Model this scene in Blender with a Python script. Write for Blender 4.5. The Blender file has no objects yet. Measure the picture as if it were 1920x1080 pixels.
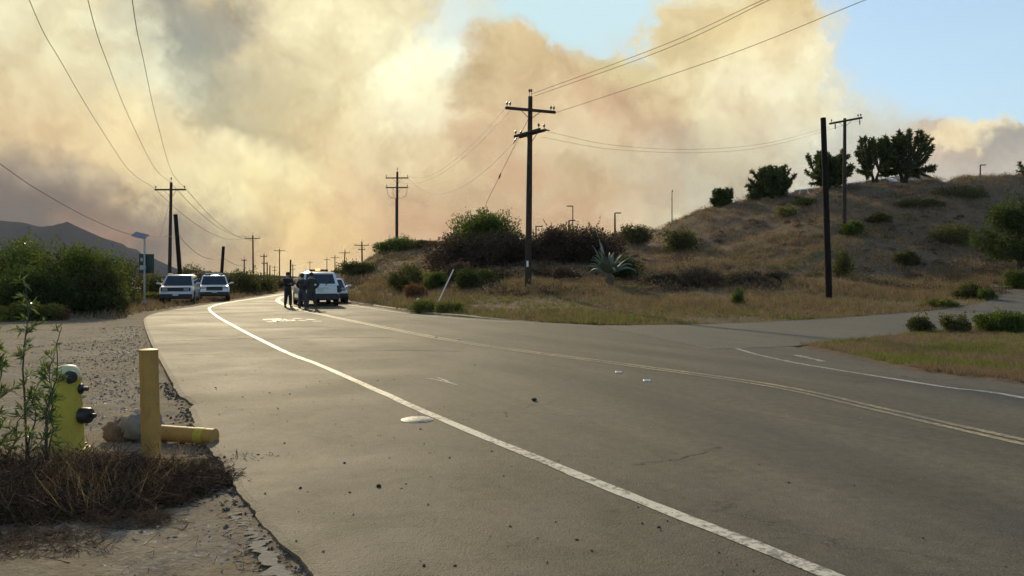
import bpy, bmesh, math, random
import numpy as np
from mathutils import Vector, Matrix
R = math.radians
rng = np.random.default_rng(7)
random.seed(7)
scene = bpy.context.scene
COL = scene.collection

# ------------------------------------------------------------------ camera
F, CX, HY, CH = 1500.0, 960.0, 520.0, 1.55      # focal length / centre / horizon of the 1920 px photograph, eye height
cam = bpy.data.cameras.new("camera")
cam_ob = bpy.data.objects.new("camera", cam); COL.objects.link(cam_ob)
cam_ob.location = (0, 0, CH); cam_ob.rotation_euler = (R(90), 0, 0)
cam.sensor_width = 36; cam.lens = 36 * F / 1920; cam.shift_y = -20 / 1920
cam.clip_start = 0.05; cam.clip_end = 20000
scene.camera = cam_ob
scene.view_settings.view_transform = 'Standard'; scene.view_settings.look = 'None'
scene.view_settings.exposure = 0.0; scene.view_settings.gamma = 1.0
scene.render.engine = 'CYCLES'
scene.cycles.use_denoising = True
scene.cycles.use_adaptive_sampling = True; scene.cycles.adaptive_threshold = .025; scene.cycles.adaptive_min_samples = 16
scene.cycles.max_bounces = 4; scene.cycles.diffuse_bounces = 2; scene.cycles.glossy_bounces = 2; scene.cycles.transmission_bounces = 2; scene.cycles.transparent_max_bounces = 8
scene.cycles.volume_bounces = 0; scene.cycles.caustics_reflective = False; scene.cycles.caustics_refractive = False

SUN_AZ, SUN_EL = R(-19.5), R(22)                # azimuth from +Y towards +X

# ------------------------------------------------------------------ node helpers
def lin(c):
    return tuple((x / 255 / 12.92) if x / 255 <= .04045 else ((x / 255 + .055) / 1.055) ** 2.4 for x in c)

class NT:
    def __init__(s, tree):
        s.t = tree; s.n = tree.nodes; s.l = tree.links
    def add(s, kind, **kw):
        n = s.n.new(kind)
        for k, v in kw.items(): setattr(n, k, v)
        return n
    def link(s, a, b): s.l.new(a, b)
    def setin(s, node, idx, v):
        i = node.inputs[idx]
        if hasattr(v, 'node'): s.l.new(v, i)
        else: i.default_value = v
    def math(s, op, a, b=None, c=None, clamp=False):
        n = s.add('ShaderNodeMath', operation=op, use_clamp=clamp)
        s.setin(n, 0, a)
        if b is not None: s.setin(n, 1, b)
        if c is not None: s.setin(n, 2, c)
        return n.outputs[0]
    def vmath(s, op, a, b=None):
        n = s.add('ShaderNodeVectorMath', operation=op)
        s.setin(n, 0, a)
        if b is not None: s.setin(n, 1, b)
        return n.outputs['Value'] if op in ('LENGTH', 'DOT_PRODUCT', 'DISTANCE') else n.outputs[0]
    def scale(s, a, f):
        n = s.add('ShaderNodeVectorMath', operation='SCALE')
        s.setin(n, 0, a); n.inputs['Scale'].default_value = f
        return n.outputs[0]
    def noise(s, vec, scale, detail=4, rough=.55, dist=0.0, out='Fac'):
        n = s.add('ShaderNodeTexNoise')
        if vec is not None: s.l.new(vec, n.inputs['Vector'])
        n.inputs['Scale'].default_value = scale; n.inputs['Detail'].default_value = detail
        n.inputs['Roughness'].default_value = rough; n.inputs['Distortion'].default_value = dist
        return n.outputs[out]
    def ramp(s, fac, stops, interp='LINEAR'):
        n = s.add('ShaderNodeValToRGB'); n.color_ramp.interpolation = interp
        els = n.color_ramp.elements
        while len(els) < len(stops): els.new(.5)
        for e, (p, c) in zip(els, stops):
            e.position = p; e.color = (*c[:3], 1) if hasattr(c, '__len__') else (c, c, c, 1)
        s.l.new(fac, n.inputs[0]); return n.outputs[0]
    def smooth(s, v, a, b, lo=0., hi=1.):
        n = s.add('ShaderNodeMapRange', interpolation_type='SMOOTHSTEP')
        s.l.new(v, n.inputs[0])
        for i, x in enumerate((a, b, lo, hi)): n.inputs[i + 1].default_value = x
        return n.outputs[0]
    def mix(s, fac, a, b, mode='MIX'):
        n = s.add('ShaderNodeMix', data_type='RGBA', blend_type=mode)
        s.setin(n, 0, fac)
        for k, v in ((6, a), (7, b)):
            if hasattr(v, 'node'): s.l.new(v, n.inputs[k])
            else: n.inputs[k].default_value = (*v[:3], 1)
        return n.outputs[2]

# ------------------------------------------------------------------ sky: clear Nishita sky with a wildfire smoke column
world = bpy.data.worlds.new("World"); scene.world = world; world.use_nodes = True
def build_sky():
    N = NT(world.node_tree)
    for n in list(N.n): N.n.remove(n)
    out = N.add('ShaderNodeOutputWorld'); bg = N.add('ShaderNodeBackground')
    S = 0.15
    bg.inputs['Strength'].default_value = S
    N.link(bg.outputs[0], out.inputs[0])
    sky = N.add('ShaderNodeTexSky', sky_type='NISHITA')
    sky.sun_disc = False; sky.sun_elevation = SUN_EL; sky.sun_rotation = SUN_AZ
    sky.altitude = 50; sky.air_density = 1.0; sky.dust_density = 0.3; sky.ozone_density = 1.5
    co = N.add('ShaderNodeTexCoord'); d = N.vmath('NORMALIZE', co.outputs['Generated'])
    sep = N.add('ShaderNodeSeparateXYZ'); N.link(d, sep.inputs[0])
    az = N.math('ARCTAN2', sep.outputs[0], sep.outputs[1])
    el = N.math('ARCSINE', sep.outputs[2])
    uv = N.add('ShaderNodeCombineXYZ'); N.link(az, uv.inputs[0]); N.link(el, uv.inputs[1])
    # billows: domain warp by two noises
    w1 = N.vmath('SUBTRACT', N.noise(d, 4.2, 3, .58, 0, 'Color'), (.5, .5, .5))
    w2 = N.vmath('SUBTRACT', N.noise(d, 12, 7, .6, 0, 'Color'), (.5, .5, .5))
    w3 = N.vmath('SUBTRACT', N.noise(d, 48, 4, .6, 0, 'Color'), (.5, .5, .5))
    mul = N.vmath('ADD', N.vmath('ADD', N.scale(w1, .085), N.scale(w2, .105)), N.scale(w3, .022))
    W = N.vmath('ADD', uv.outputs[0], mul)
    W = N.vmath('MULTIPLY', W, (1, 1, 0))
    clear = N.mix(1.0, sky.outputs[0], (1.12, 1.14, 1.12), 'MULTIPLY')
    # milky air low over the horizon
    milk = N.smooth(el, -.05, .75, .75, .0)
    cur = N.mix(milk, clear, tuple(x / S for x in lin((206, 234, 248))))
    MODEL = [1.0]
    def blob(px, py, rx, ry, col, soft=.6, op=1.0, gain=1.0):
        nonlocal cur
        u = math.atan2(px - CX, F); v = math.atan2(HY - py, math.hypot(F, px - CX))
        q = N.vmath('SUBTRACT', W, (u, v, 0))
        q = N.vmath('MULTIPLY', q, (F / rx, F / ry, 0))
        m = N.smooth(N.vmath('LENGTH', q), 1 + soft, max(0, 1 - soft), 0, op * MODEL[0])
        cur = N.mix(m, cur, tuple(1.06 * gain * x * w_ / S for x, w_ in zip(lin(col), (1, 1, .93))))
    B = blob
    # big masses
    B(-700, -100, 1500, 900, (226, 212, 178), .3)
    B(-60, 130, 850, 600, (238, 222, 184), .18)
    B(520, 380, 560, 320, (240, 218, 174), .3)
    B(1010, 420, 400, 240, (222, 196, 162), .25)
    B(1200, 350, 330, 220, (220, 200, 168), .25)
    B(1380, 360, 260, 240, (226, 218, 194), .35)
    B(1085, 5, 190, 88, (204, 234, 249), .45, .95)
    B(1180, 165, 150, 62, (228, 214, 168), .3)
    B(1400, 110, 160, 180, (238, 224, 186), .22)
    B(1300, 70, 82, 62, (230, 212, 170), .22)
    B(1460, 40, 80, 90, (232, 210, 164), .25)
    B(940, 135, 96, 104, (220, 196, 154), .25)
    B(1010, 330, 250, 190, (220, 194, 158), .35)
    B(1470, 210, 110, 130, (246, 238, 208), .5)
    B(1560, 340, 170, 110, (232, 230, 216), .6, .8)
    # distant plume behind the hill
    B(1640, 290, 120, 75, (206, 206, 198), .5, .95)
    B(1800, 296, 108, 60, (188, 178, 172), .15)
    B(1740, 262, 60, 38, (216, 190, 168), .45, .9)
    B(1812, 244, 64, 26, (250, 236, 202), .35, .97)
    B(1764, 256, 34, 22, (244, 226, 190), .35, .9)
    B(1862, 285, 46, 38, (168, 164, 162), .4, .95)
    B(1760, 335, 150, 40, (200, 190, 182), .6, .8)
    MODEL[0] = .78
    B(50, 60, 160, 110, (224, 220, 190), .7, .8)
    B(130, 150, 120, 90, (240, 230, 192), .7, .7)
    B(40, 200, 130, 80, (226, 198, 160), .7, .7)
    B(150, 290, 120, 60, (228, 198, 158), .7, .8)
    B(385, 20, 105, 55, (132, 136, 138), .6, .95)
    B(345, 100, 55, 80, (150, 156, 150), .6, .9)
    B(400, 160, 75, 60, (164, 166, 152), .7, .8)
    B(460, 235, 75, 45, (150, 152, 134), .7, .8)
    B(505, 270, 60, 32, (152, 150, 130), .6, .75)
    B(540, 150, 90, 70, (186, 182, 156), .7, .7)
    B(590, 80, 90, 70, (226, 212, 178), .7, .6)
    B(255, 60, 45, 110, (228, 230, 208), .7, .8)
    B(300, 190, 60, 70, (232, 230, 202), .7, .8)
    B(200, 190, 60, 60, (208, 204, 178), .7, .5)
    B(710, 50, 160, 110, (254, 246, 208), .8, .85, 1.0)
    B(650, 150, 90, 60, (246, 234, 190), .7, .7)
    B(790, 140, 70, 110, (255, 252, 222), .8, .85, 1.0)
    B(850, 20, 50, 80, (214, 236, 250), .7, .85)
    B(430, 312, 120, 40, (252, 242, 204), .7, .95)
    B(250, 250, 80, 60, (252, 228, 178), .8, .9)
    B(560, 215, 90, 40, (226, 210, 168), .7, .6)
    B(610, 280, 120, 60, (236, 214, 168), .7, .7)
    B(500, 365, 150, 60, (255, 240, 188), .8, 1.0, 1.05)
    B(600, 430, 130, 60, (248, 212, 152), .7, .9)
    B(520, 480, 90, 30, (240, 204, 152), .7, .8)
    B(650, 350, 60, 50, (228, 190, 148), .7, .6)
    B(770, 400, 90, 50, (224, 186, 150), .8, .8)
    B(720, 240, 70, 70, (222, 204, 168), .8, .6)
    B(800, 300, 60, 50, (232, 208, 166), .7, .7)
    B(840, 440, 120, 36, (218, 176, 142), .8, .8)
    B(900, 260, 45, 60, (196, 162, 130), .6, .85)
    B(900, 90, 40, 45, (198, 172, 134), .6, .8)
    B(980, 120, 40, 50, (212, 186, 146), .6, .6)
    B(950, 350, 50, 40, (206, 166, 132), .6, .8)
    B(1110, 190, 70, 40, (206, 172, 138), .6, .85)
    B(1190, 215, 70, 50, (196, 162, 134), .6, .85)
    B(1250, 255, 50, 36, (194, 160, 136), .6, .8)
    B(1100, 290, 90, 36, (214, 198, 166), .7, .7)
    B(1170, 310, 40, 30, (222, 206, 178), .6, .8)
    B(1250, 165, 60, 36, (236, 216, 176), .6, .7)
    B(1340, 330, 130, 70, (184, 176, 158), .8, .9)
    B(1230, 350, 50, 36, (196, 172, 148), .6, .7)
    B(1170, 400, 40, 36, (230, 212, 184), .6, .8)
    B(1270, 80, 40, 30, (210, 188, 144), .6, .7)
    B(1350, 40, 50, 36, (228, 206, 156), .6, .8)
    B(1470, 90, 46, 40, (224, 198, 152), .6, .7)
    B(1400, 180, 60, 50, (240, 222, 186), .6, .7)
    B(1060, 420, 90, 36, (214, 174, 142), .8, .75)
    B(1400, 270, 80, 60, (216, 204, 178), .7, .7)
    MODEL[0] = .88
    B(-160, 440, 340, 90, (104, 96, 98), .6, .97)
    B(-600, 440, 480, 130, (112, 104, 104), .6, .95)
    B(50, 345, 120, 40, (152, 140, 132), .8, .85)
    B(130, 400, 130, 36, (142, 122, 112), .8, .85)
    B(230, 400, 60, 36, (168, 138, 114), .7, .8)
    B(330, 425, 110, 50, (164, 150, 134), .8, .8)
    B(230, 480, 190, 46, (116, 107, 107), .7, .95)
    B(20, 430, 210, 60, (104, 97, 100), .6, .95)
    B(195, 432, 70, 20, (180, 140, 120), .8, .6)
    B(400, 480, 70, 40, (188, 162, 134), .7, .8)
    # tone of the billows, inside the smoke only; brighter where it turns to the sun
    sd = (math.sin(SUN_AZ) * .04, 0, .05)
    dw = N.vmath('ADD', d, N.scale(w2, .16))
    na = N.noise(dw, 9, 5, .58, 0)
    nb = N.noise(N.vmath('ADD', dw, sd), 9, 3, .55, 0)
    tone = N.math('MULTIPLY_ADD', N.math('SUBTRACT', na, nb), 0.75, 1.0)
    tone = N.math('ADD', tone, N.math('MULTIPLY', N.math('SUBTRACT', na, .5), .42))
    sc = N.add('ShaderNodeSeparateColor'); N.link(cur, sc.inputs[0])
    warm = N.smooth(N.math('SUBTRACT', sc.outputs[0], sc.outputs[2]), .0, 1.2)
    k = N.math('MULTIPLY', N.math('SUBTRACT', tone, 1.0), warm)
    v = N.add('ShaderNodeCombineXYZ')
    for i, g in enumerate((.8, 1.0, 1.15)): N.link(N.math('MULTIPLY_ADD', k, g, 1.0), v.inputs[i])
    cur = N.vmath('MULTIPLY', cur, v.outputs[0])
    N.link(cur, bg.inputs['Color'])
build_sky()
world.cycles.sampling_method = 'MANUAL'; world.cycles.sample_map_resolution = 512

sun = bpy.data.lights.new("sun", 'SUN'); sun.energy = 3.4; sun.angle = R(1.2); sun.color = (1.0, .83, .54)
sun_ob = bpy.data.objects.new("sun", sun); COL.objects.link(sun_ob)
to_sun = Vector((math.sin(SUN_AZ) * math.cos(SUN_EL), math.cos(SUN_AZ) * math.cos(SUN_EL), math.sin(SUN_EL)))
sun_ob.rotation_euler = to_sun.to_track_quat('Z', 'Y').to_euler()
sun_ob.location = to_sun * 300

# ------------------------------------------------------------------ geometry helpers
def P(px, py, d):
    return np.array(((px - CX) * d / F, d, CH + (HY - py) * d / F))
def tag(o, label=None, cat=None, group=None, kind=None):
    for k, v in (('label', label), ('category', cat), ('group', group), ('kind', kind)):
        if v: o[k] = v
    return o
def empty(name, loc, rz=0., **kw):
    o = bpy.data.objects.new(name, None); COL.objects.link(o)
    o.location = Vector([float(c) for c in loc]); o.rotation_euler = (0, 0, rz); o.empty_display_size = .2
    return tag(o, **kw)
def link_mesh(name, me, mat, parent=None, **kw):
    if mat is not None and not me.materials: me.materials.append(mat)
    o = bpy.data.objects.new(name, me); COL.objects.link(o); o.parent = parent
    return tag(o, **kw)
def np_mesh(name, verts, faces, mat, parent=None, smooth=False, attrs=None, **kw):
    """verts (n,3) array, faces (m,k) array with constant k"""
    verts = np.asarray(verts, dtype=np.float32); faces = np.asarray(faces, dtype=np.int32)
    me = bpy.data.meshes.new(name)
    k = faces.shape[1]
    me.vertices.add(len(verts)); me.vertices.foreach_set('co', verts.ravel())
    me.loops.add(faces.size); me.loops.foreach_set('vertex_index', faces.ravel())
    me.polygons.add(len(faces))
    me.polygons.foreach_set('loop_start', np.arange(0, faces.size, k, dtype=np.int32))
    me.polygons.foreach_set('use_smooth', np.full(len(faces), bool(smooth), dtype=bool))
    me.update(calc_edges=True); me.validate()
    for an, av in (attrs or {}).items():
        a = me.attributes.new(an, 'FLOAT', 'POINT'); a.data.foreach_set('value', np.asarray(av, dtype=np.float32))
    return link_mesh(name, me, mat, parent, **kw)

class MB:
    """collects shapes; build() links them as ONE mesh object"""
    def __init__(s): s.v = []; s.f = []
    def raw(s, verts, faces):
        b = len(s.v); s.v += [tuple(float(c) for c in p) for p in verts]; s.f += [tuple(b + i for i in f) for f in faces]; return s
    def box(s, c, size, rot=None, bevel=0):
        x, y, z = (q / 2 for q in size)
        if bevel > 0:
            b = min(bevel, x * .9, y * .9, z * .9)
            pts = []
            for sz, inx in ((-1, 1), (-1, 0), (1, 0), (1, 1)):
                k = b if inx else 0
                zz = sz * z if inx else sz * (z - b)
                X, Y = x - k, y - k
                for qx, qy in ((1, 1), (-1, 1), (-1, -1), (1, -1)):
                    ring = [(qx * X, qy * (Y - b)), (qx * (X - b), qy * Y)]
                    if qx * qy < 0: ring.reverse()
                    pts += [(px, py, zz) for px, py in ring]
            fs = []
            for r in range(3):
                for i in range(8):
                    j = (i + 1) % 8
                    fs.append((r * 8 + i, r * 8 + j, r * 8 + 8 + j, r * 8 + 8 + i))
            fs.append(tuple(reversed(range(8)))); fs.append(tuple(range(24, 32)))
        else:
            pts = [(a * x, b_ * y, c_ * z) for c_ in (-1, 1) for b_ in (-1, 1) for a in (-1, 1)]
            fs = [(0, 2, 3, 1), (4, 5, 7, 6), (0, 1, 5, 4), (2, 6, 7, 3), (0, 4, 6, 2), (1, 3, 7, 5)]
        M = rot if rot is not None else Matrix.Identity(3)
        return s.raw([M @ Vector(p) + Vector(c) for p in pts], fs)
    def tube(s, pts, rad, n=8, cap=True):
        pts = [Vector([float(c) for c in p]) for p in pts]
        rads = rad if hasattr(rad, '__len__') else [rad] * len(pts)
        vs, fs = [], []
        up0 = None
        for i, p in enumerate(pts):
            t = (pts[min(i + 1, len(pts) - 1)] - pts[max(i - 1, 0)]).normalized()
            if up0 is None: up0 = t.orthogonal().normalized()
            a = (up0 - t * up0.dot(t))
            a = a.normalized() if a.length > 1e-6 else t.orthogonal().normalized(); up0 = a
            b = t.cross(a)
            for k in range(n):
                q = 2 * math.pi * k / n
                vs.append(p + (a * math.cos(q) + b * math.sin(q)) * rads[i])
        for i in range(len(pts) - 1):
            for k in range(n):
                fs.append((i * n + k, i * n + (k + 1) % n, (i + 1) * n + (k + 1) % n, (i + 1) * n + k))
        if cap:
            fs.append(tuple(reversed(range(n)))); fs.append(tuple(range((len(pts) - 1) * n, len(pts) * n)))
        return s.raw(vs, fs)
    def lathe(s, prof, n=20, M=None, cap=True):
        vs, fs = [], []
        for r, z in prof:
            for k in range(n):
                q = 2 * math.pi * k / n; vs.append(Vector((r * math.cos(q), r * math.sin(q), z)))
        for i in range(len(prof) - 1):
            for k in range(n):
                fs.append((i * n + k, i * n + (k + 1) % n, (i + 1) * n + (k + 1) % n, (i + 1) * n + k))
        if cap:
            fs.append(tuple(reversed(range(n)))); fs.append(tuple(range((len(prof) - 1) * n, len(prof) * n)))
        if M is not None: vs = [M @ v for v in vs]
        return s.raw(vs, fs)
    def build(s, name, mat, parent=None, smooth=False, origin=None, **kw):
        me = bpy.data.meshes.new(name)
        v = s.v
        if origin is not None: v = [(a - origin[0], b - origin[1], c - origin[2]) for a, b, c in v]
        me.from_pydata(v, [], s.f); me.update()
        if smooth:
            me.polygons.foreach_set('use_smooth', np.ones(len(me.polygons), dtype=bool))
            try: me.set_sharp_from_angle(angle=R(40))
            except Exception: pass
        return link_mesh(name, me, mat, parent, **kw)

# ------------------------------------------------------------------ materials
MATS = {}
def base_mat(name, rough=.8, spec=.5):
    m = bpy.data.materials.new(name); m.use_nodes = True
    N = NT(m.node_tree); b = N.n['Principled BSDF']
    b.inputs['Roughness'].default_value = rough; b.inputs['Specular IOR Level'].default_value = spec
    MATS[name] = m
    return m, N, b
def simple(name, c, rough=.6, var=.12, scale=8, metal=0., coat=0., spec=.5, bump=0.):
    m, N, b = base_mat(name, rough, spec)
    geo = N.add('ShaderNodeTexCoord')
    n = N.noise(geo.outputs['Object'], scale, 5, .6)
    lo = tuple(x * (1 - var) for x in c); hi = tuple(min(1, x * (1 + var)) for x in c)
    N.link(N.ramp(n, [(.3, lo), (.7, hi)]), b.inputs['Base Color'])
    b.inputs['Metallic'].default_value = metal; b.inputs['Coat Weight'].default_value = coat
    b.inputs['Coat Roughness'].default_value = .05
    if bump:
        bp = N.add('ShaderNodeBump'); bp.inputs['Strength'].default_value = bump; bp.inputs['Distance'].default_value = .02
        N.link(N.noise(geo.outputs['Object'], scale * 4, 4, .6), bp.inputs['Height']); N.link(bp.outputs[0], b.inputs['Normal'])
    return m
def leaf_mat(name, c0, c1, trans=.45, rough=.65, spec=.2):
    m, N, b = base_mat(name, rough, spec)
    at = N.add('ShaderNodeAttribute', attribute_name='tint')
    col = N.ramp(at.outputs['Fac'], [(0, c0), (1, c1)])
    N.link(col, b.inputs['Base Color'])
    tr = N.add('ShaderNodeBsdfTranslucent'); N.link(N.mix(1, col, (1.25, 1.2, .7), 'MULTIPLY'), tr.inputs[0])
    mx = N.add('ShaderNodeMixShader'); mx.inputs[0].default_value = trans
    N.link(b.outputs[0], mx.inputs[1]); N.link(tr.outputs[0], mx.inputs[2])
    N.link(mx.outputs[0], N.n['Material Output'].inputs[0])
    return m

def asphalt_mat(name, c, dusty, var=.16):
    m, N, b = base_mat(name, .8, .35)
    pos = N.add('ShaderNodeNewGeometry').outputs['Position']
    big = N.noise(pos, .35, 5, .6, .5)
    mid = N.noise(N.vmath('MULTIPLY', pos, (1, .45, 1)), 1.6, 6, .68)
    fine = N.noise(pos, 75, 2, .7)
    grit = N.noise(pos, 30, 3, .7)
    coarse = N.noise(pos, 9, 5, .75)
    col = N.ramp(big, [(.3, tuple(x * (1 - var) for x in c)), (.7, tuple(x * (1 + var) for x in c))])
    st = N.add('ShaderNodeCombineXYZ')
    N.link(N.math('MULTIPLY', N.vmath('DOT_PRODUCT', pos, (.89, .46, 0)), 2.6), st.inputs[0]); N.link(N.math('MULTIPLY', N.vmath('DOT_PRODUCT', pos, (-.46, .89, 0)), .16), st.inputs[1])
    col = N.mix(.6, col, N.ramp(N.noise(st.outputs[0], 1.0, 6, .7, .3), [(.3, .68), (.7, 1.32)]), 'MULTIPLY')
    col = N.mix(N.smooth(mid, .48, .72, 0, .35), col, tuple(x * 1.3 for x in c))
    col = N.mix(N.smooth(mid, .44, .25, 0, .35), col, tuple(x * .66 for x in c))
    col = N.mix(.7, col, N.ramp(coarse, [(.28, .5), (.72, 1.5)]), 'MULTIPLY')
    col = N.mix(.8, col, N.ramp(fine, [(.22, .25), (.78, 1.65)]), 'MULTIPLY')
    col = N.mix(N.smooth(grit, .62, .70, 0, .6), col, tuple(min(1, x * 2.4) for x in c))
    col = N.mix(N.smooth(grit, .38, .30, 0, .6), col, tuple(x * .3 for x in c))
    if dusty:
        tr = N.add('ShaderNodeAttribute', attribute_name='lane').outputs['Fac']
        tv = N.math('MULTIPLY', tr, N.smooth(N.noise(N.vmath('MULTIPLY', pos, (1, .25, 1)), 1.1, 5, .65), .25, .7))
        v = N.add('ShaderNodeCombineXYZ')
        for i in range(3): N.link(N.math('ADD', tv, 1.0), v.inputs[i])
        col = N.vmath('MULTIPLY', col, v.outputs[0])
        at = N.add('ShaderNodeAttribute', attribute_name='dust').outputs['Fac']
        k = N.math('MULTIPLY', at, N.smooth(N.noise(pos, .9, 6, .7, .6), .3, .68), clamp=True)
        col = N.mix(k, col, N.mix(.5, (.215, .175, .125), N.ramp(fine, [(.25, .5), (.75, 1.35)]), 'MULTIPLY'))
        # old meandering cracks and oil spots
        vo = N.add('ShaderNodeTexVoronoi', feature='DISTANCE_TO_EDGE'); vo.inputs['Scale'].default_value = .3
        wv = N.vmath('ADD', pos, N.scale(N.noise(pos, .8, 5, .65, 0, 'Color'), 1.6))
        N.link(wv, vo.inputs['Vector'])
        cr = N.math('MULTIPLY', N.smooth(vo.outputs[0], .006, .002), N.smooth(N.noise(pos, .2, 3), .5, .56))
        col = N.mix(N.math('MULTIPLY', cr, .7), col, (.03, .026, .022))
        sp = N.add('ShaderNodeTexVoronoi'); sp.inputs['Scale'].default_value = 1.1; N.link(pos, sp.inputs['Vector'])
        col = N.mix(N.math('MULTIPLY', N.smooth(sp.outputs['Distance'], .09, .02, 0, .55), N.smooth(N.noise(pos, .5, 2), .5, .6)), col, tuple(x * .35 for x in c))
    N.link(col, b.inputs['Base Color'])
    N.link(N.ramp(big, [(.3, .70), (.7, .82)]), b.inputs['Roughness'])
    bp = N.add('ShaderNodeBump'); bp.inputs['Strength'].default_value = .9; bp.inputs['Distance'].default_value = .008
    N.link(N.math('ADD', fine, grit), bp.inputs['Height']); N.link(bp.outputs[0], b.inputs['Normal'])
    return m

def paint_mat(name, c, under, worn=.5):
    m, N, b = base_mat(name, .6, .4)
    pos = N.add('ShaderNodeNewGeometry').outputs['Position']
    n = N.noise(pos, 14, 6, .72); n2 = N.noise(pos, .7, 3, .6)
    k = N.math('ADD', n, N.math('MULTIPLY', n2, .5))
    col = N.mix(N.smooth(k, .95 - worn * .35, 1.08 - worn * .3, 0, .85), c, under)
    col = N.mix(.35, col, N.ramp(N.noise(pos, 70, 2, .7), [(.3, .55), (.7, 1.25)]), 'MULTIPLY')
    N.link(col, b.inputs['Base Color'])
    return m

def ground_mat():
    m, N, b = base_mat('earth', .95, .2)
    pos = N.add('ShaderNodeNewGeometry').outputs['Position']
    veg = N.add('ShaderNodeAttribute', attribute_name='veg').outputs['Fac']
    n1 = N.noise(pos, .5, 7, .65, .4); n2 = N.noise(pos, 4, 6, .7); n3 = N.noise(pos, 28, 4, .7)
    dirt = N.ramp(n1, [(.28, (.16, .122, .078)), (.5, (.235, .185, .123)), (.72, (.30, .243, .168))])
    dirt = N.mix(N.smooth(n2, .5, .7, 0, .6), dirt, (.33, .275, .20))
    dirt = N.mix(N.smooth(n2, .46, .3, 0, .6), dirt, (.12, .09, .06))
    grav = N.add('ShaderNodeTexVoronoi'); grav.inputs['Scale'].default_value = 17; N.link(pos, grav.inputs['Vector'])
    gcol = N.ramp(grav.outputs['Color'], [(.1, (.07, .065, .06)), (.6, (.2, .185, .165)), (.95, (.42, .40, .37))])
    gmask = N.math('MULTIPLY', N.smooth(n1, .46, .58), N.smooth(n3, .42, .6))
    dirt = N.mix(N.math('MULTIPLY', gmask, .8), dirt, gcol)
    straw = N.ramp(n2, [(.3, (.09, .06, .038)), (.55, (.175, .12, .075)), (.75, (.28, .20, .125))])
    straw = N.mix(N.smooth(N.noise(pos, .13, 5, .6), .56, .66, 0, .6), straw, (.085, .10, .04))
    straw = N.mix(N.smooth(N.noise(pos, .22, 6, .65, .5), .52, .7, 0, .65), straw, (.10, .07, .055))
    col = N.mix(veg, dirt, straw)
    col = N.mix(.5, col, N.ramp(n3, [(.25, .5), (.75, 1.35)]), 'MULTIPLY')
    N.link(col, b.inputs['Base Color'])
    bp = N.add('ShaderNodeBump'); bp.inputs['Strength'].default_value = .6; bp.inputs['Distance'].default_value = .05
    N.link(N.math('ADD', n2, N.math('MULTIPLY', n3, .5)), bp.inputs['Height']); N.link(bp.outputs[0], b.inputs['Normal'])
    return m

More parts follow.
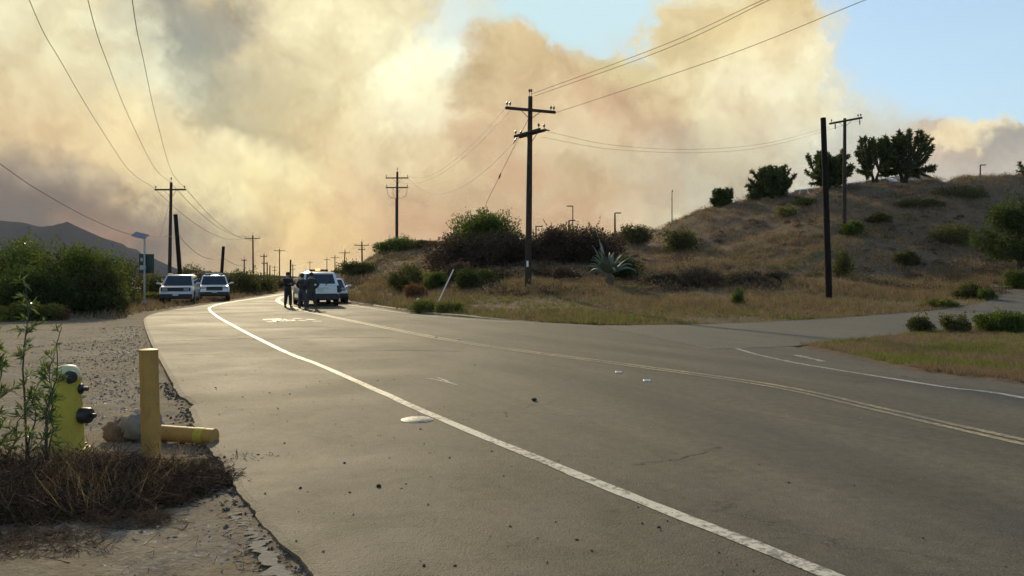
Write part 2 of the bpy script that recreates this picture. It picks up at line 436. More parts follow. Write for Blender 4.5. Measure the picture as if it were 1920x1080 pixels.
M = dict(
    asphalt=asphalt_mat('asphalt', (.100, .084, .052), True),
    asphalt2=asphalt_mat('old_asphalt', (.125, .108, .074), False, .15),
    tar=simple('tar', (.035, .031, .028), .9, .3, 20, bump=.4),
    white_line=paint_mat('white_road_paint', (.70, .64, .50), (.15, .13, .10), .75),
    thin_line=paint_mat('worn_white_paint', (.52, .50, .45), (.15, .14, .12), .9),
    yellow_line=paint_mat('yellow_road_paint', (.48, .37, .17), (.13, .11, .08), .95),
    earth=ground_mat(),
    wood=simple('weathered_pole_wood', (.05, .037, .029), .9, .35, 5, bump=.3, spec=.2),
    tarwood=simple('tarred_pole_wood', (.014, .012, .011), .9, .35, 5, bump=.3, spec=.15),
    wire=simple('dark_wire', (.13, .11, .085), .6, .1),
    porcelain=simple('grey_insulator', (.10, .085, .075), .35, .2, 20),
    galv=simple('galvanised_steel', (.34, .35, .36), .45, .15, 12, metal=.6),
    steel_dark=simple('bronze_lamp_paint', (.05, .042, .036), .5, .15),
    hyd=None, bollard=None,
    black=simple('black_iron', (.016, .016, .017), .42, .3, 30, bump=.2),
    rubber=simple('tyre_rubber', (.018, .018, .019), .85, .2, 30),
    carwhite=simple('white_car_paint', (.74, .75, .74), .32, .03, 3, coat=.8),
    carsilver=simple('pale_silver_car_paint', (.56, .56, .57), .32, .03, 3, coat=.8),
    cargrey=simple('dark_car_plastic', (.022, .023, .027), .6, .12, 9),
    carblue=simple('dark_blue_stripe', (.03, .035, .06), .4, .1, 9, coat=.5),
    glass=simple('tinted_car_glass', (.012, .014, .016), .06, .1, 3, spec=.9),
    chrome=simple('bright_trim', (.5, .5, .52), .25, .05, 6, metal=.9),
    barlens=simple('pale_bar_lens', (.74, .72, .52), .3, .1, 10),
    lens=simple('headlamp_lens', (.32, .33, .35), .12, .1, 30, spec=.8),
    redlens=simple('tail_lamp_lens', (.10, .012, .012), .2, .2, 20, spec=.7),
    plate=simple('number_plate', (.58, .58, .56), .5, .08, 40),
    rim=simple('grey_wheel_rim', (.16, .16, .17), .4, .15, 12, metal=.6),
    signback=simple('dark_green_sign_back', (.018, .045, .034), .55, .15, 6),
    signpink=simple('faded_pink_sign', (.46, .33, .31), .6, .1, 8),
    solar=simple('solar_cells', (.16, .17, .19), .2, .2, 20, spec=.8),  # grey lightened so the cell colour carries a reflection
    whitepaint=simple('white_plastic', (.72, .71, .68), .5, .07, 12),
    concrete=simple('concrete', (.25, .225, .18), .95, .22, 9, bump=.6),
    clod=simple('hard_earth', (.19, .13, .085), .97, .3, 9, bump=.8),
    stone=simple('grey_stone', (.2, .185, .165), .85, .4, 3, bump=.3),
    roof=simple('dark_roof_shingle', (.055, .042, .040), .85, .2, 6),
    stucco=simple('pale_stucco', (.50, .49, .47), .9, .06, 5),
    skin=simple('skin', (.32, .2, .145), .6, .08, 14),
    cloth_black=simple('black_uniform_cloth', (.018, .017, .020), .9, .2, 18),
    cloth_navy=simple('navy_uniform_cloth', (.026, .027, .036), .9, .2, 18),
    cloth_olive=simple('dark_olive_cloth', (.04, .037, .031), .9, .2, 18),
    cloth_grey=simple('blue_grey_trousers', (.045, .052, .066), .9, .2, 18),
    leather=simple('black_leather', (.014, .013, .013), .5, .2, 18),
    hair=simple('dark_hair', (.02, .015, .012), .7, .2, 30),
    darkbark=simple('dark_bark', (.035, .028, .022), .95, .3, 6, bump=.5),
    bark=simple('bark', (.09, .07, .052), .95, .3, 6, bump=.5),
    rock=simple('far_hillside', (.03, .042, .068), 1.0, .15, .01, spec=0.),  # smoke shade and blue distance haze are put into this base colour
    leaf_dark=leaf_mat('dark_evergreen_leaf', (.024, .042, .014), (.085, .12, .034)),
    leaf_green=leaf_mat('green_leaf', (.032, .06, .014), (.15, .195, .045)),
    leaf_yellow=leaf_mat('yellow_green_leaf', (.08, .10, .025), (.20, .21, .06)),
    leaf_olive=leaf_mat('olive_leaf', (.045, .055, .02), (.15, .15, .055)),
    leaf_brown=leaf_mat('dead_brown_leaf', (.038, .027, .022), (.125, .085, .066), .3),
    leaf_grey=leaf_mat('shade_grey_dead_leaf', (.06, .048, .038), (.18, .145, .11), .3),  # leaf grey set to the tone of the shady hill foot
    leaf_red=leaf_mat('rusty_dry_weed', (.12, .06, .035), (.26, .15, .085), .4),
    leaf_agave=leaf_mat('blue_green_agave', (.11, .14, .095), (.23, .26, .175), .12, .6, .3),
    leaf_yucca=leaf_mat('yucca_leaf', (.03, .052, .018), (.12, .155, .045), .35, .6),
    leaf_willow=leaf_mat('glossy_willow_leaf', (.06, .10, .025), (.16, .22, .06), .4, .28, .9),
    straw=leaf_mat('dry_grass', (.125, .09, .062), (.35, .262, .178), .35, .8, .2),
    grass=leaf_mat('green_grass', (.055, .085, .02), (.25, .25, .08), .5, .6, .3),
    twig=leaf_mat('dead_twig', (.026, .015, .010), (.21, .12, .065), .1, .8, .2),
)
def chipped(name, c, c2, rust):
    m, N, b = base_mat(name, .6, .4)
    o = N.add('ShaderNodeTexCoord').outputs['Object']
    n = N.noise(o, 7, 6, .65); s_ = N.noise(N.vmath('MULTIPLY', o, (9, 9, 1.2)), 3, 5, .65); sp = N.noise(o, 38, 3, .6)
    col = N.ramp(n, [(.3, c2), (.65, c)])
    col = N.mix(N.smooth(s_, .52, .72, 0, .55), col, tuple(x * .55 for x in c))
    col = N.mix(N.smooth(sp, .67, .71, 0, .9), col, rust)
    N.link(col, b.inputs['Base Color'])
    return m
M['hyd'] = chipped('yellow_hydrant_paint', (.52, .42, .05), (.42, .33, .04), (.16, .12, .05))
M['bollard'] = chipped('faded_yellow_bollard_paint', (.46, .25, .05), (.33, .19, .05), (.08, .045, .025))
M['hydtop'] = simple('pale_bonnet_paint', (.62, .58, .34), .5, .12, 12)  # paler than the barrel paint
def lamp_mat(name, c, s):
    m = bpy.data.materials.new(name); m.use_nodes = True; b = m.node_tree.nodes['Principled BSDF']
    b.inputs['Base Color'].default_value = (*c, 1); b.inputs['Emission Color'].default_value = (*c, 1); b.inputs['Emission Strength'].default_value = s
    return m
M['amber'] = lamp_mat('lit_amber_beacon', (1.0, .30, .12), 3.0)
M['beam'] = lamp_mat('lit_white_lamp', (1.0, .97, .88), 4.0)

# ------------------------------------------------------------------ terrain: measured section lines, interpolated
def Zat(py, d): return CH + (HY - py) * d / F
SECT = [
    (-900, [(0, 0), (4000, 0)]),
    (560, [(0, 0), (4000, 0)]),
    (600, [(0, 0), (75, 0), (150, 1.2), (260, 3.0), (4000, 3.0)]),
    (650, [(0, 0), (50.5, 0), (54, .35), (62, 1.1), (90, 2.3), (140, 3.4), (4000, 3.5)]),
    (720, [(0, 0), (41.8, 0), (44, .25), (52, 1.0), (60, 1.6), (75, Zat(480, 75)), (86, 4.4), (130, 4.6), (4000, 4.4)]),
    (800, [(0, 0), (34.9, 0), (37, .22), (46, .8), (60, Zat(500, 60)), (75, Zat(462, 75)), (92, 5.2), (4000, 4.8)]),
    (900, [(0, 0), (31.2, 0), (36, .42), (45, 1.25), (55, Zat(490, 55)), (70, Zat(455, 70)), (92, 5.4), (4000, 5.0)]),
    (990, [(0, 0), (28.6, 0), (34, .40), (40, .88), (50, 2.2), (65, Zat(465, 65)), (90, 5.2), (4000, 5.0)]),
    (1100, [(0, 0), (26.6, 0), (36, .56), (46, 1.55), (60, 3.15), (75, Zat(450, 75)), (95, 5.5), (4000, 5.2)]),
    (1230, [(0, 0), (26.3, 0), (36, .47), (46, 1.2), (60, 3.15), (73, Zat(430, 73)), (88, 6.2), (4000, 6)]),
    (1310, [(0, 0), (26.5, 0), (37, .5), (46, 1.3), (60, 3.7), (73, Zat(400, 73)), (78, Zat(394, 78)), (90, 7.6), (4000, 7.4)]),
    (1400, [(0, 0), (27, 0), (38, .54), (46, 1.4), (60, Zat(455, 60)), (72, Zat(386, 72)), (76, Zat(377, 76)), (92, 9.1), (4000, 9)]),
    (1550, [(0, 0), (29, 0), (38, .5), (48, 1.7), (60, Zat(425, 60)), (72, Zat(362, 72)), (76, Zat(353, 76)), (92, 10.4), (4000, 10.4)]),
    (1700, [(0, 0), (25, 0), (30, .1), (38, .45), (46, 1.05), (49, 1.3), (60, Zat(430, 60)), (72, Zat(350, 72)), (76, Zat(338, 76)), (92, 11.0), (4000, 11)]),
    (1850, [(0, 0), (23, 0), (27, .05), (36, .66), (44, 1.02), (48, 1.28), (60, Zat(438, 60)), (72, Zat(347, 72)), (77, Zat(329, 77)), (92, 11.6), (4000, 11.6)]),
    (2100, [(0, 0), (22, 0), (36, .66), (46, 1.1), (60, 4.6), (72, 9.8), (78, 11.4), (4000, 11.6)]),
]
SC = np.array([s[0] for s in SECT], float)
def _wob(X, Y):
    return (np.sin(X * .61 + 1.3 * np.sin(Y * .37)) * np.sin(Y * .53 + .9 * np.sin(X * .29)) * .5
            + np.sin(X * 1.7 + 2.1) * np.sin(Y * 1.45 + .5 * X) * .28 + np.sin(X * 3.9 + Y * 1.1) * np.sin(Y * 3.3 - X * .7) * .14)
def height(X, Y):
    X = np.asarray(X, float); Y = np.asarray(Y, float)
    Ys = np.maximum(Y, 1.0)
    col = np.clip(CX + F * X / Ys, SC[0], SC[-1])
    zs = np.stack([np.interp(Ys, [a for a, _ in s[1]], [b for _, b in s[1]]) for s in SECT])
    i = np.clip(np.searchsorted(SC, col) - 1, 0, len(SC) - 2)
    t = (col - SC[i]) / (SC[i + 1] - SC[i])
    ii = np.expand_dims(i, 0)
    z = np.take_along_axis(zs, ii, 0)[0] * (1 - t) + np.take_along_axis(zs, ii + 1, 0)[0] * t
    k = np.clip(z / 3.0, 0, 1) * np.clip((260 - Ys) / 60, 0, 1)
    return z + (_wob(X, Y) * .42 - .5 * np.maximum(0, 1 - np.abs(np.sin(X * .23 + .5 * np.sin(Y * .21))) * 3.5) * np.clip((z - 2) / 4, 0, 1)) * k
def GT(px, py):
    """where the sight line of a photograph pixel meets the terrain"""
    d = np.concatenate([np.linspace(2, 100, 3000), np.linspace(100.1, 400, 1500)])
    X = (px - CX) * d / F; z = CH + (HY - py) * d / F
    h = height(X, d); k = np.nonzero(z <= h)[0]
    j = k[0] if len(k) else len(d) - 1
    return np.array((X[j], d[j], float(h[j])))
def g0(px, py):
    d = F * CH / (py - HY); return ((px - CX) * d / F, d)

def smooth_poly(pts, n):
    """Catmull-Rom through 2-D or 3-D points"""
    p = np.array(pts, float); p = np.vstack([2 * p[0] - p[1], p, 2 * p[-1] - p[-2]])
    out = []
    for i in range(1, len(p) - 2):
        for t in np.linspace(0, 1, n, endpoint=False):
            a, b, c, d = p[i - 1:i + 3]
            out.append(.5 * (2 * b + (c - a) * t + (2 * a - 5 * b + 4 * c - d) * t * t + (3 * b - a - 3 * c + d) * t ** 3))
    out.append(p[-2]); return np.array(out)

# main road edges as functions of Y (pixel readings of the asphalt's edge laid on the road plane)
Lp = [g0(*q) for q in ((575, 1080), (520, 1003), (440, 915), (412, 868), (348, 760), (310, 692), (282, 640), (270, 606), (272, 595), (290, 587), (332, 579), (387, 571), (442, 563), (500, 554), (535, 547))]
Lp = [(1.6, -14), (-.2, 1.5)] + Lp + [(-29.5, 112), (-40, 160), (-62, 250), (-100, 400)]
Rp = [(11.5, -14), (9.0, 4), (7.9, 9.0)] + [g0(1920, 722), g0(1690, 692), g0(1500, 652)] + [(5.2, 20.5), g0(1150, 612), g0(1000, 604), g0(880, 596), g0(780, 587), g0(700, 575), g0(660, 569), (-12.4, 57), (-16.2, 72), (-22.0, 93), (-27, 112), (-37, 160), (-59, 250), (-97, 400)]
Ls = smooth_poly(Lp, 8); Rs = smooth_poly(Rp, 8)
Ls = Ls[np.argsort(Ls[:, 1])]; Rs = Rs[np.argsort(Rs[:, 1])]
def roadL(Y): return np.interp(Y, Ls[:, 1], Ls[:, 0])
def roadR(Y): return np.interp(Y, Rs[:, 1], Rs[:, 0])
# side road rows: pairs (near edge, far edge) in pixel readings dropped on the terrain
SIDE = [((1330, 655), (1120, 610.5)), ((1430, 652), (1230, 609.5)), ((1500, 648), (1330, 608)), ((1560, 641), (1450, 603)), ((1640, 633), (1560, 597)), ((1720, 625), (1660, 590)),
        ((1820, 615), (1729, 584.5)), ((1930, 604), (1810, 574)), ((2080, 590), (1862, 562)), ((2250, 575), (1872, 553)), ((2350, 556), (1862, 544)), ((2350, 541), (1835, 533.5))]
SA = smooth_poly([a for a, _ in SIDE], 5); SB = smooth_poly([b for _, b in SIDE], 5)
side_rows = np.array([[GT(*(a + (b - a) * t)) for t in np.linspace(0, 1, 11)] for a, b in zip(SA, SB)])
side_poly = np.vstack([side_rows[:, 0, :2], side_rows[::-1, -1, :2]])
def in_poly(X, Y, poly):
    c = np.zeros(np.shape(X), bool); n = len(poly); j = n - 1
    for i in range(n):
        xi, yi = poly[i]; xj, yj = poly[j]
        if yi != yj:
            c ^= ((yi > Y) != (yj > Y)) & (X < (xj - xi) * (Y - yi) / (yj - yi) + xi)
        j = i
    return c
def road_in(X, Y, m=0.): return (X > roadL(Y) + m) & (X < roadR(Y) - m)

def axis(segs):
    out = [segs[0][0]]
    for a, b, st in segs:
        n = max(1, int(round((b - a) / st))); out += list(np.linspace(a, b, n + 1)[1:])
    return np.array(out)
def build_ground():
    xs = axis([(-4000, -400, 600), (-400, -80, 20), (-80, -30, 2.5), (-30, -8, .7), (-8, 0, .11), (0, 14, .6), (14, 62, .8), (62, 140, 5), (140, 400, 30), (400, 4000, 600)])
    ys = axis([(-300, -20, 40), (-20, 2, 2), (2, 11, .11), (11, 34, .5), (34, 100, .8), (100, 200, 5), (200, 600, 40), (600, 4600, 500)])
    X, Y = np.meshgrid(xs, ys)
    Z = height(X, Y)
    inr = road_in(X, Y, .3); ins = in_poly(X, Y, side_poly)
    left = X <= roadL(Y) + .3
    edge = road_in(X, Y, 0.) & ~inr
    dl = np.clip(roadL(Y) - X, 0, 3)
    rough = np.clip((60 - np.abs(Y)) / 50, 0, 1)
    fine = rng.normal(0, 1, X.shape) * .006 + np.sin(X * 5.3 + np.sin(Y * 4.1)) * np.sin(Y * 6.2 + X) * .012 + _wob(X * 1.7, Y * 1.7) * .03
    Z = np.where(left, -.045 + fine * rough + np.clip(dl - .4, 0, 2) * .012, Z + np.where(Y < 24, .02, 0))
    Z = np.where(inr, -.09, Z)
    Z = np.where(edge, np.minimum(Z, -.035), Z)
    Z = np.where(ins & ~inr, Z - .07, Z)
    veg = np.where(left, np.clip((Y - 24) / 10, 0, .45), 1.0)
    ny, nx = X.shape
    idx = np.arange(nx * ny).reshape(ny, nx)
    f = np.stack([idx[:-1, :-1], idx[:-1, 1:], idx[1:, 1:], idx[1:, :-1]], -1).reshape(-1, 4)
    np_mesh('ground', np.stack([X, Y, Z], -1).reshape(-1, 3), f, M['earth'], smooth=True, attrs={'veg': veg.ravel()}, kind='structure')
build_ground()

# main road
CEN = [(6.6, 1.5)] + [g0(*q) for q in ((1920, 829), (1650, 768), (1440, 722), (1160, 682), (880, 644), (720, 614), (600, 589), (550, 577), (524, 566.5), (521, 562), (530, 556))]
def build_road():
    Y = np.concatenate([np.arange(-14, 3, 1.0), np.arange(3, 12, .04), np.arange(12, 60, .4), np.arange(60, 400, 6)])
    L, Rr = roadL(Y), roadR(Y)
    jn = lambda w: np.convolve(rng.normal(0, 1, len(Y)), np.hanning(w) / np.sqrt((np.hanning(w) ** 2).sum()), 'same')
    jag = np.where(Y < 12, jn(5) * .006 + jn(17) * .016 + jn(45) * .03, 0)
    L = L + jag
    T = np.concatenate([[0, .006, .015], np.linspace(.03, 1.0, 46)]); n = len(T)
    rows = L[:, None] + (Rr - L)[:, None] * T[None]
    Z = np.zeros_like(rows); Z[:, 0] = -.012
    V = np.stack([rows, np.repeat(Y[:, None], n, 1), Z], -1)
    # broken outer skirt so the slab has a thickness
    sk = V[:, :1].copy(); sk[:, :, 0] -= .02; sk[:, :, 2] = -.12
    V = np.concatenate([sk, V], 1); m = n + 1
    dist = V[:, :, 0] - L[:, None]
    dust = np.clip(1.0 - dist / 2.6, 0, 1) * .95 + np.clip(1 - np.abs(dist - 3.6) / 3.2, 0, 1) * .28
    dust = np.maximum(dust, .25 * np.clip((Y[:, None] - 16) / 20, 0, 1))
    cl = np.array(CEN); cl = smooth_poly(cl, 6); cl = cl[np.argsort(cl[:, 1])]
    c = V[:, :, 0] - np.interp(Y, cl[:, 1], cl[:, 0])[:, None]; c = c * .88
    bump = lambda q, w: np.exp(-((c - q) / w) ** 2)
    lane = .34 * (bump(-1.2, .45) + bump(-2.9, .45) + bump(1.2, .45) + bump(2.9, .45)) - .36 * (bump(-2.05, .4) + bump(2.05, .4)) - .12 * (c < -4.6)
    idx = np.arange(len(Y) * m).reshape(len(Y), m)
    f = np.stack([idx[:-1, :-1], idx[:-1, 1:], idx[1:, 1:], idx[1:, :-1]], -1).reshape(-1, 4)
    return np_mesh('road', V.reshape(-1, 3), f, M['asphalt'], attrs={'dust': dust.ravel(), 'lane': lane.ravel()}, kind='structure')
road = build_road()

def build_side():
    r = side_rows.copy(); r[:, :, 2] = np.maximum(r[:, :, 2], 0) + .005
    a = r[:, :1].copy(); b = r[:, -1:].copy(); a[:, :, 2] -= .08; b[:, :, 2] -= .08; r = np.concatenate([a, r, b], 1)
    a = r[:1].copy(); a[:, :, 2] -= .08; r = np.concatenate([a, r], 0)
    n, m = r.shape[:2]; idx = np.arange(n * m).reshape(n, m)
    f = np.stack([idx[:-1, :-1], idx[1:, :-1], idx[1:, 1:], idx[:-1, 1:]], -1).reshape(-1, 4)
    np_mesh('side_road', r.reshape(-1, 3), f, M['asphalt2'], kind='structure')
build_side()

def ribbon(name, pts, w, z, mat, parent, jitter=0., n=6, **kw):
    p = smooth_poly(pts, n)
    t = np.gradient(p, axis=0); t /= np.linalg.norm(t, axis=1)[:, None]
    nrm = np.stack([-t[:, 1], t[:, 0]], 1)
    ww = (np.full(len(p), w) if not hasattr(w, '__len__') else np.interp(np.linspace(0, 1, len(p)), np.linspace(0, 1, len(w)), w))
    j = rng.normal(0, 1, (len(p), 2)) * jitter
    a = p + nrm * (ww / 2 + j[:, 0])[:, None]; b = p - nrm * (ww / 2 + j[:, 1])[:, None]
    V = np.concatenate([np.c_[a, np.full(len(p), z)], np.c_[b, np.full(len(p), z)]])
    k = len(p); i = np.arange(k - 1)
    return np_mesh(name, V, np.stack([i + k, i + 1 + k, i + 1, i], 1), mat, parent, **kw)
FOG = [(3.4, 0.7)] + [g0(*q) for q in ((1560, 1080), (1250, 958), (1000, 857), (800, 774), (700, 729), (600, 685), (540, 662), (480, 633), (440, 612), (408, 594), (393, 581), (396, 575.5), (420, 568.5), (470, 561), (520, 553.5))] + [(-23.5, 90), (-28.5, 114)]
ribbon('edge_line', FOG, .12, .004, M['white_line'], road, .004)
cen = np.array(CEN)
def off(pts, o):
    p = np.array(pts); t = np.gradient(p, axis=0); t /= np.linalg.norm(t, axis=1)[:, None]
    return p + np.stack([-t[:, 1], t[:, 0]], 1) * o
ribbon('centre_line', off(cen, .09), .10, .004, M['yellow_line'], road, .005)
ribbon('centre_line', off(cen, -.09), .10, .004, M['yellow_line'], road, .005)
ribbon('edge_line', [g0(*q) for q in ((1370, 650), (1420, 665), (1500, 682), (1640, 705), (1780, 727), (1920, 746))] + [(7.4, 5.5)], .10, .004, M['thin_line'], road, .006)
ribbon('edge_line', [g0(*q) for q in ((1492, 666), (1515, 671), (1545, 678))], .12, .004, M['thin_line'], road, .02)
ribbon('edge_line', [g0(*q) for q in ((1000, 606), (880, 599), (780, 590), (700, 579), (650, 570.5))], .12, .004, M['thin_line'], road, .01)
for q in (((800, 709), (830, 715), (857, 722)), ((820, 708), (850, 719))):
    ribbon('worn_stroke', [g0(*a) for a in q], [.02, .05, .02], .004, M['thin_line'], road, .008)
# worn bicycle-lane stencil: two wheels, frame and rider strokes, then an arrow
def ring(mb, c, r, w, ang):
    vs, fs = [], []; n = 20
    for k in range(n):
        q = 2 * math.pi * k / n
        for rr in (r, r - w):
            x, y = rr * math.cos(q), rr * math.sin(q) * 1.7
            vs.append((c[0] + x * math.cos(ang) - y * math.sin(ang), c[1] + x * math.sin(ang) + y * math.cos(ang), .004))
    for k in range(n):
        a, b = 2 * k, 2 * ((k + 1) % n); fs.append((a, b, b + 1, a + 1))
    mb.raw(vs, fs)
def stroke(mb, a, b, w):
    a, b = np.array(a), np.array(b); t = (b - a) / np.linalg.norm(b - a); n = np.array((-t[1], t[0])) * w / 2
    mb.raw([(*(a + n), .004), (*(a - n), .004), (*(b - n), .004), (*(b + n), .004)], [(0, 1, 2, 3)])
mb = MB()
ring(mb, g0(508, 599), .28, .11, .1); ring(mb, g0(539, 601), .28, .11, .1)
for a, b in (((508, 599), (522, 603)), ((522, 603), (529, 598)), ((529, 598), (512, 597.6)), ((529, 598), (540, 601))): stroke(mb, g0(*a), g0(*b), .16)
mb.build('bicycle_marking', M['white_line'], road)
mb = MB()
for a, b in (((549, 597.2), (566, 597.8)), ((560, 600.5), (574, 601)), ((573, 598.3), (590, 599.5)), ((587, 602.6), (603, 602.2)), ((500, 603.5), (524, 602.8))): stroke(mb, g0(*a), g0(*b), .22)
mb.build('lane_marking', M['white_line'], road)
# sealed and open cracks across the lane
for q, w in ((((470, 637), (560, 634), (640, 632.5), (740, 633)), .04), (((540, 659), (640, 658), (760, 657.5), (880, 659)), .03),
             (((330, 666), (420, 664), (500, 662)), .02), (((1180, 872), (1260, 862), (1330, 846), (1350, 838)), .008), (((300, 640), (390, 637), (470, 634)), .05)):
    pts = [np.array(g0(*a)) for a in q]
    ribbon('crack', np.array([p + rng.normal(0, .03, 2) for p in smooth_poly(pts, 5)]), w, .003, M['tar'], road, w * .3, n=3)
# crumbled margin strip of older paving in the near left corner
ribbon('margin_strip', [(x - .11, y) for x, y in [g0(*q) for q in ((578, 1090), (548, 1050), (520, 1010), (498, 985), (470, 955))]] , [.13, .10, .07, .04, .02], -.022, M['concrete'], road, .022, n=14)

# asphalt dike along the far side
def build_kerb():
    Y = np.arange(26.2, 52, .5); p = np.stack([roadR(Y) + .03, Y], 1)
    t = np.gradient(p, axis=0); t /= np.linalg.norm(t, axis=1)[:, None]; nr = np.stack([t[:, 1], -t[:, 0]], 1)
    prof = [(0, -.06), (.05, .06), (.12, .085), (.22, .08), (.36, -.01)]
    V = np.array([[(*(p[i] + nr[i] * o), (z + .03) * min(1, i / 10) - .03 + rng.normal(0, .006)) for o, z in prof] for i in range(len(Y))])
    m = len(prof); idx = np.arange(len(Y) * m).reshape(len(Y), m)
    f = np.stack([idx[:-1, :-1], idx[:-1, 1:], idx[1:, 1:], idx[1:, :-1]], -1).reshape(-1, 4)
    np_mesh('kerb', V.reshape(-1, 3), f, M['asphalt2'], smooth=True, kind='structure')
build_kerb()

# far mountain ridge on the left
def build_mountain():
    px = np.array([-1400, -900, -500, -200, -60, 0, 40, 70, 100, 126, 150, 190, 230, 280, 340, 420, 520])
    py = np.array([380, 410, 385, 400, 405, 411, 418, 424, 421, 417, 428, 452, 470, 492, 505, 514, 518])
    xs = np.linspace(-1400, 520, 220); top = np.interp(xs, px, py) + np.convolve(rng.normal(0, 3.5, 220), np.ones(5) / 5, 'same')
    D = 1500.; rows = []
    for k, (dd, fr) in enumerate(((-260, -.02), (-190, .28), (-120, .52), (-55, .80), (0, 1.0), (160, .8), (420, -.02))):
        w = rng.normal(0, .05, 220) * (0 if fr in (1.0, -.02) else 1)
        w = np.convolve(w, np.ones(9) / 9, 'same') * 3
        h = (HY - top) / F * D + CH
        rows.append(np.stack([(xs - CX) / F * (D + dd * .3), np.full(220, D + dd), np.maximum(h * (fr + w), -3)], 1))
    V = np.array(rows); n, m = V.shape[:2]; idx = np.arange(n * m).reshape(n, m)
    f = np.stack([idx[:-1, :-1], idx[:-1, 1:], idx[1:, 1:], idx[1:, :-1]], -1).reshape(-1, 4)
    np_mesh('mountain', V.reshape(-1, 3), f, M['rock'], smooth=True, kind='structure')
build_mountain()

# smoky air
def build_haze():
    m = bpy.data.materials.new('smoky_air'); m.use_nodes = True; N = NT(m.node_tree)
    for n in list(N.n):
        if n.type != 'OUTPUT_MATERIAL': N.n.remove(n)
    v = N.add('ShaderNodeVolumePrincipled'); v.inputs['Color'].default_value = (.48, .48, .50, 1)
    v.inputs['Density'].default_value = .00012; v.inputs['Anisotropy'].default_value = .25
    N.link(v.outputs[0], [n for n in N.n if n.type == 'OUTPUT_MATERIAL'][0].inputs['Volume'])
    MB().box((-300, 880, 108), (4600, 2260, 222)).build('haze', m, label='thin smoky haze filling the valley air', cat='haze', kind='stuff')
build_haze()

# ------------------------------------------------------------------ plants
def quads_from(c, a, b):
    """diamond leaves: centre c, half axes a (long) and b (wide)"""
    n = len(c)
    V = np.stack([c - a, c + b - a * .1, c + a, c - b - a * .1], 1).reshape(-1, 3)
    return V, np.arange(n * 4).reshape(n, 4)
def unit(v): return v / np.maximum(np.linalg.norm(v, axis=-1, keepdims=True), 1e-9)
def leaf_cloud(pos, out, size, aspect=.5, droop=.0, spread=.8):
    n = len(pos)
    a = unit(out + rng.normal(0, spread, (n, 3)) + np.array((0, 0, -droop)))
    b = unit(np.cross(a, rng.normal(0, 1, (n, 3))))
    s = size * rng.uniform(.6, 1.35, (n, 1))
    return quads_from(pos + a * s * .5, a * s * .5, b * s * .5 * aspect)
def lobes_cloud(lobes, n):
    w = np.array([l[1][0] * l[1][1] + l[1][0] * l[1][2] for l in lobes]); k = rng.choice(len(lobes), n, p=w / w.sum())
    c = np.array([l[0] for l in lobes])[k]; r = np.array([l[1] for l in lobes])[k]
    u = unit(rng.normal(0, 1, (n, 3))); q = rng.uniform(0, 1, (n, 1)) ** .35 * np.where(rng.uniform(0, 1, (n, 1)) < .06, rng.uniform(1.0, 1.3, (n, 1)), 1)
    q = q * (1 + .16 * np.sin(u[:, :1] * 9 + k[:, None]) * np.sin(u[:, 2:] * 8 + 2 * k[:, None]))
    return c + u * r * q, u, k
def shrub(name, px, d, top_y, wpx, mat, label, n=4500, leaf=.16, group=None, cat='shrub', depth=.8, lobes=9, sink=.1, base=None, low=0.0, aspect=.5, trunk=True, x0=None):
    X = (px - CX) * d / F; z0 = float(height(X, d)) if base is None else base
    if X < roadL(d): z0 = min(z0, -.03)
    H = (Zat(top_y, d) - z0) * 1.06; Wd = wpx * d / F / 2 * 1.22
    t = empty(name, (X, d, z0), label=label, cat=cat, group=group)
    L = []
    for i in range(lobes + 7):
        a = rng.uniform(0, 2 * math.pi); q = math.sqrt(rng.uniform(0, 1)) * .74
        h = rng.uniform(.25, .78) * (1 - .35 * q)
        rr = rng.uniform(.16, .36)
        L.append(((math.cos(a) * q * Wd, math.sin(a) * q * Wd * depth, H * h), (Wd * rr, Wd * rr * depth, min(H * rr * .95, H * (1 - h)))))
    L.append(((0, 0, H * .45), (Wd * .6, Wd * .6 * depth, H * .42)))
    # skirt down to the ground
    for i in range(5):
        a = rng.uniform(0, 2 * math.pi)
        L.append(((math.cos(a) * Wd * .6, math.sin(a) * Wd * .6 * depth, H * .2), (Wd * .36, Wd * .36 * depth, H * .25)))
    pos, out, k = lobes_cloud(L, int(n * 2.3))
    keep = pos[:, 2] > -sink; pos, out, k = pos[keep], out[keep], k[keep]
    # ragged shoots that break the outline
    ns = int(14 + n / 160); i0 = rng.choice(len(pos), ns); dv = unit(out[i0] + np.array((0, 0, 1.1)) + rng.normal(0, .35, (ns, 3)))
    sl = rng.uniform(.12, .34, ns) * min(H, 2.6); st = np.repeat(np.arange(ns), 14); fr = rng.uniform(0, 1, (len(st), 1))
    pos = np.vstack([pos, pos[i0][st] + dv[st] * sl[st][:, None] * fr + rng.normal(0, .03, (len(st), 3))]); out = np.vstack([out, dv[st]]); k = np.concatenate([k, k[i0][st]])
    V, f = leaf_cloud(pos, out + np.array((0, 0, .35)), leaf * .72, aspect)
    tint = np.repeat(np.clip(rng.normal(.42, .22, len(pos)) + .16 * np.sin(k * 2.7) + .16 * (pos[:, 2] / max(H, .1) - .5), 0, 1), 4)  # tint lightens upward, painting light tops into the leaf colour
    np_mesh('crown', V, f, mat, t, attrs={'tint': tint})
    if trunk:
        m = MB()
        for i in range(4):
            a = rng.uniform(0, 2 * math.pi); e = (math.cos(a) * Wd * .45, math.sin(a) * Wd * .45, H * rng.uniform(.5, .75))
            m.tube([(0.05 * math.cos(a), .05 * math.sin(a), -.12), (e[0] * .35, e[1] * .35, e[2] * .5), e], [.05 + .012 * H, .035 + .008 * H, .012], 6)
        m.build('trunk', M['bark'], t)
    return t

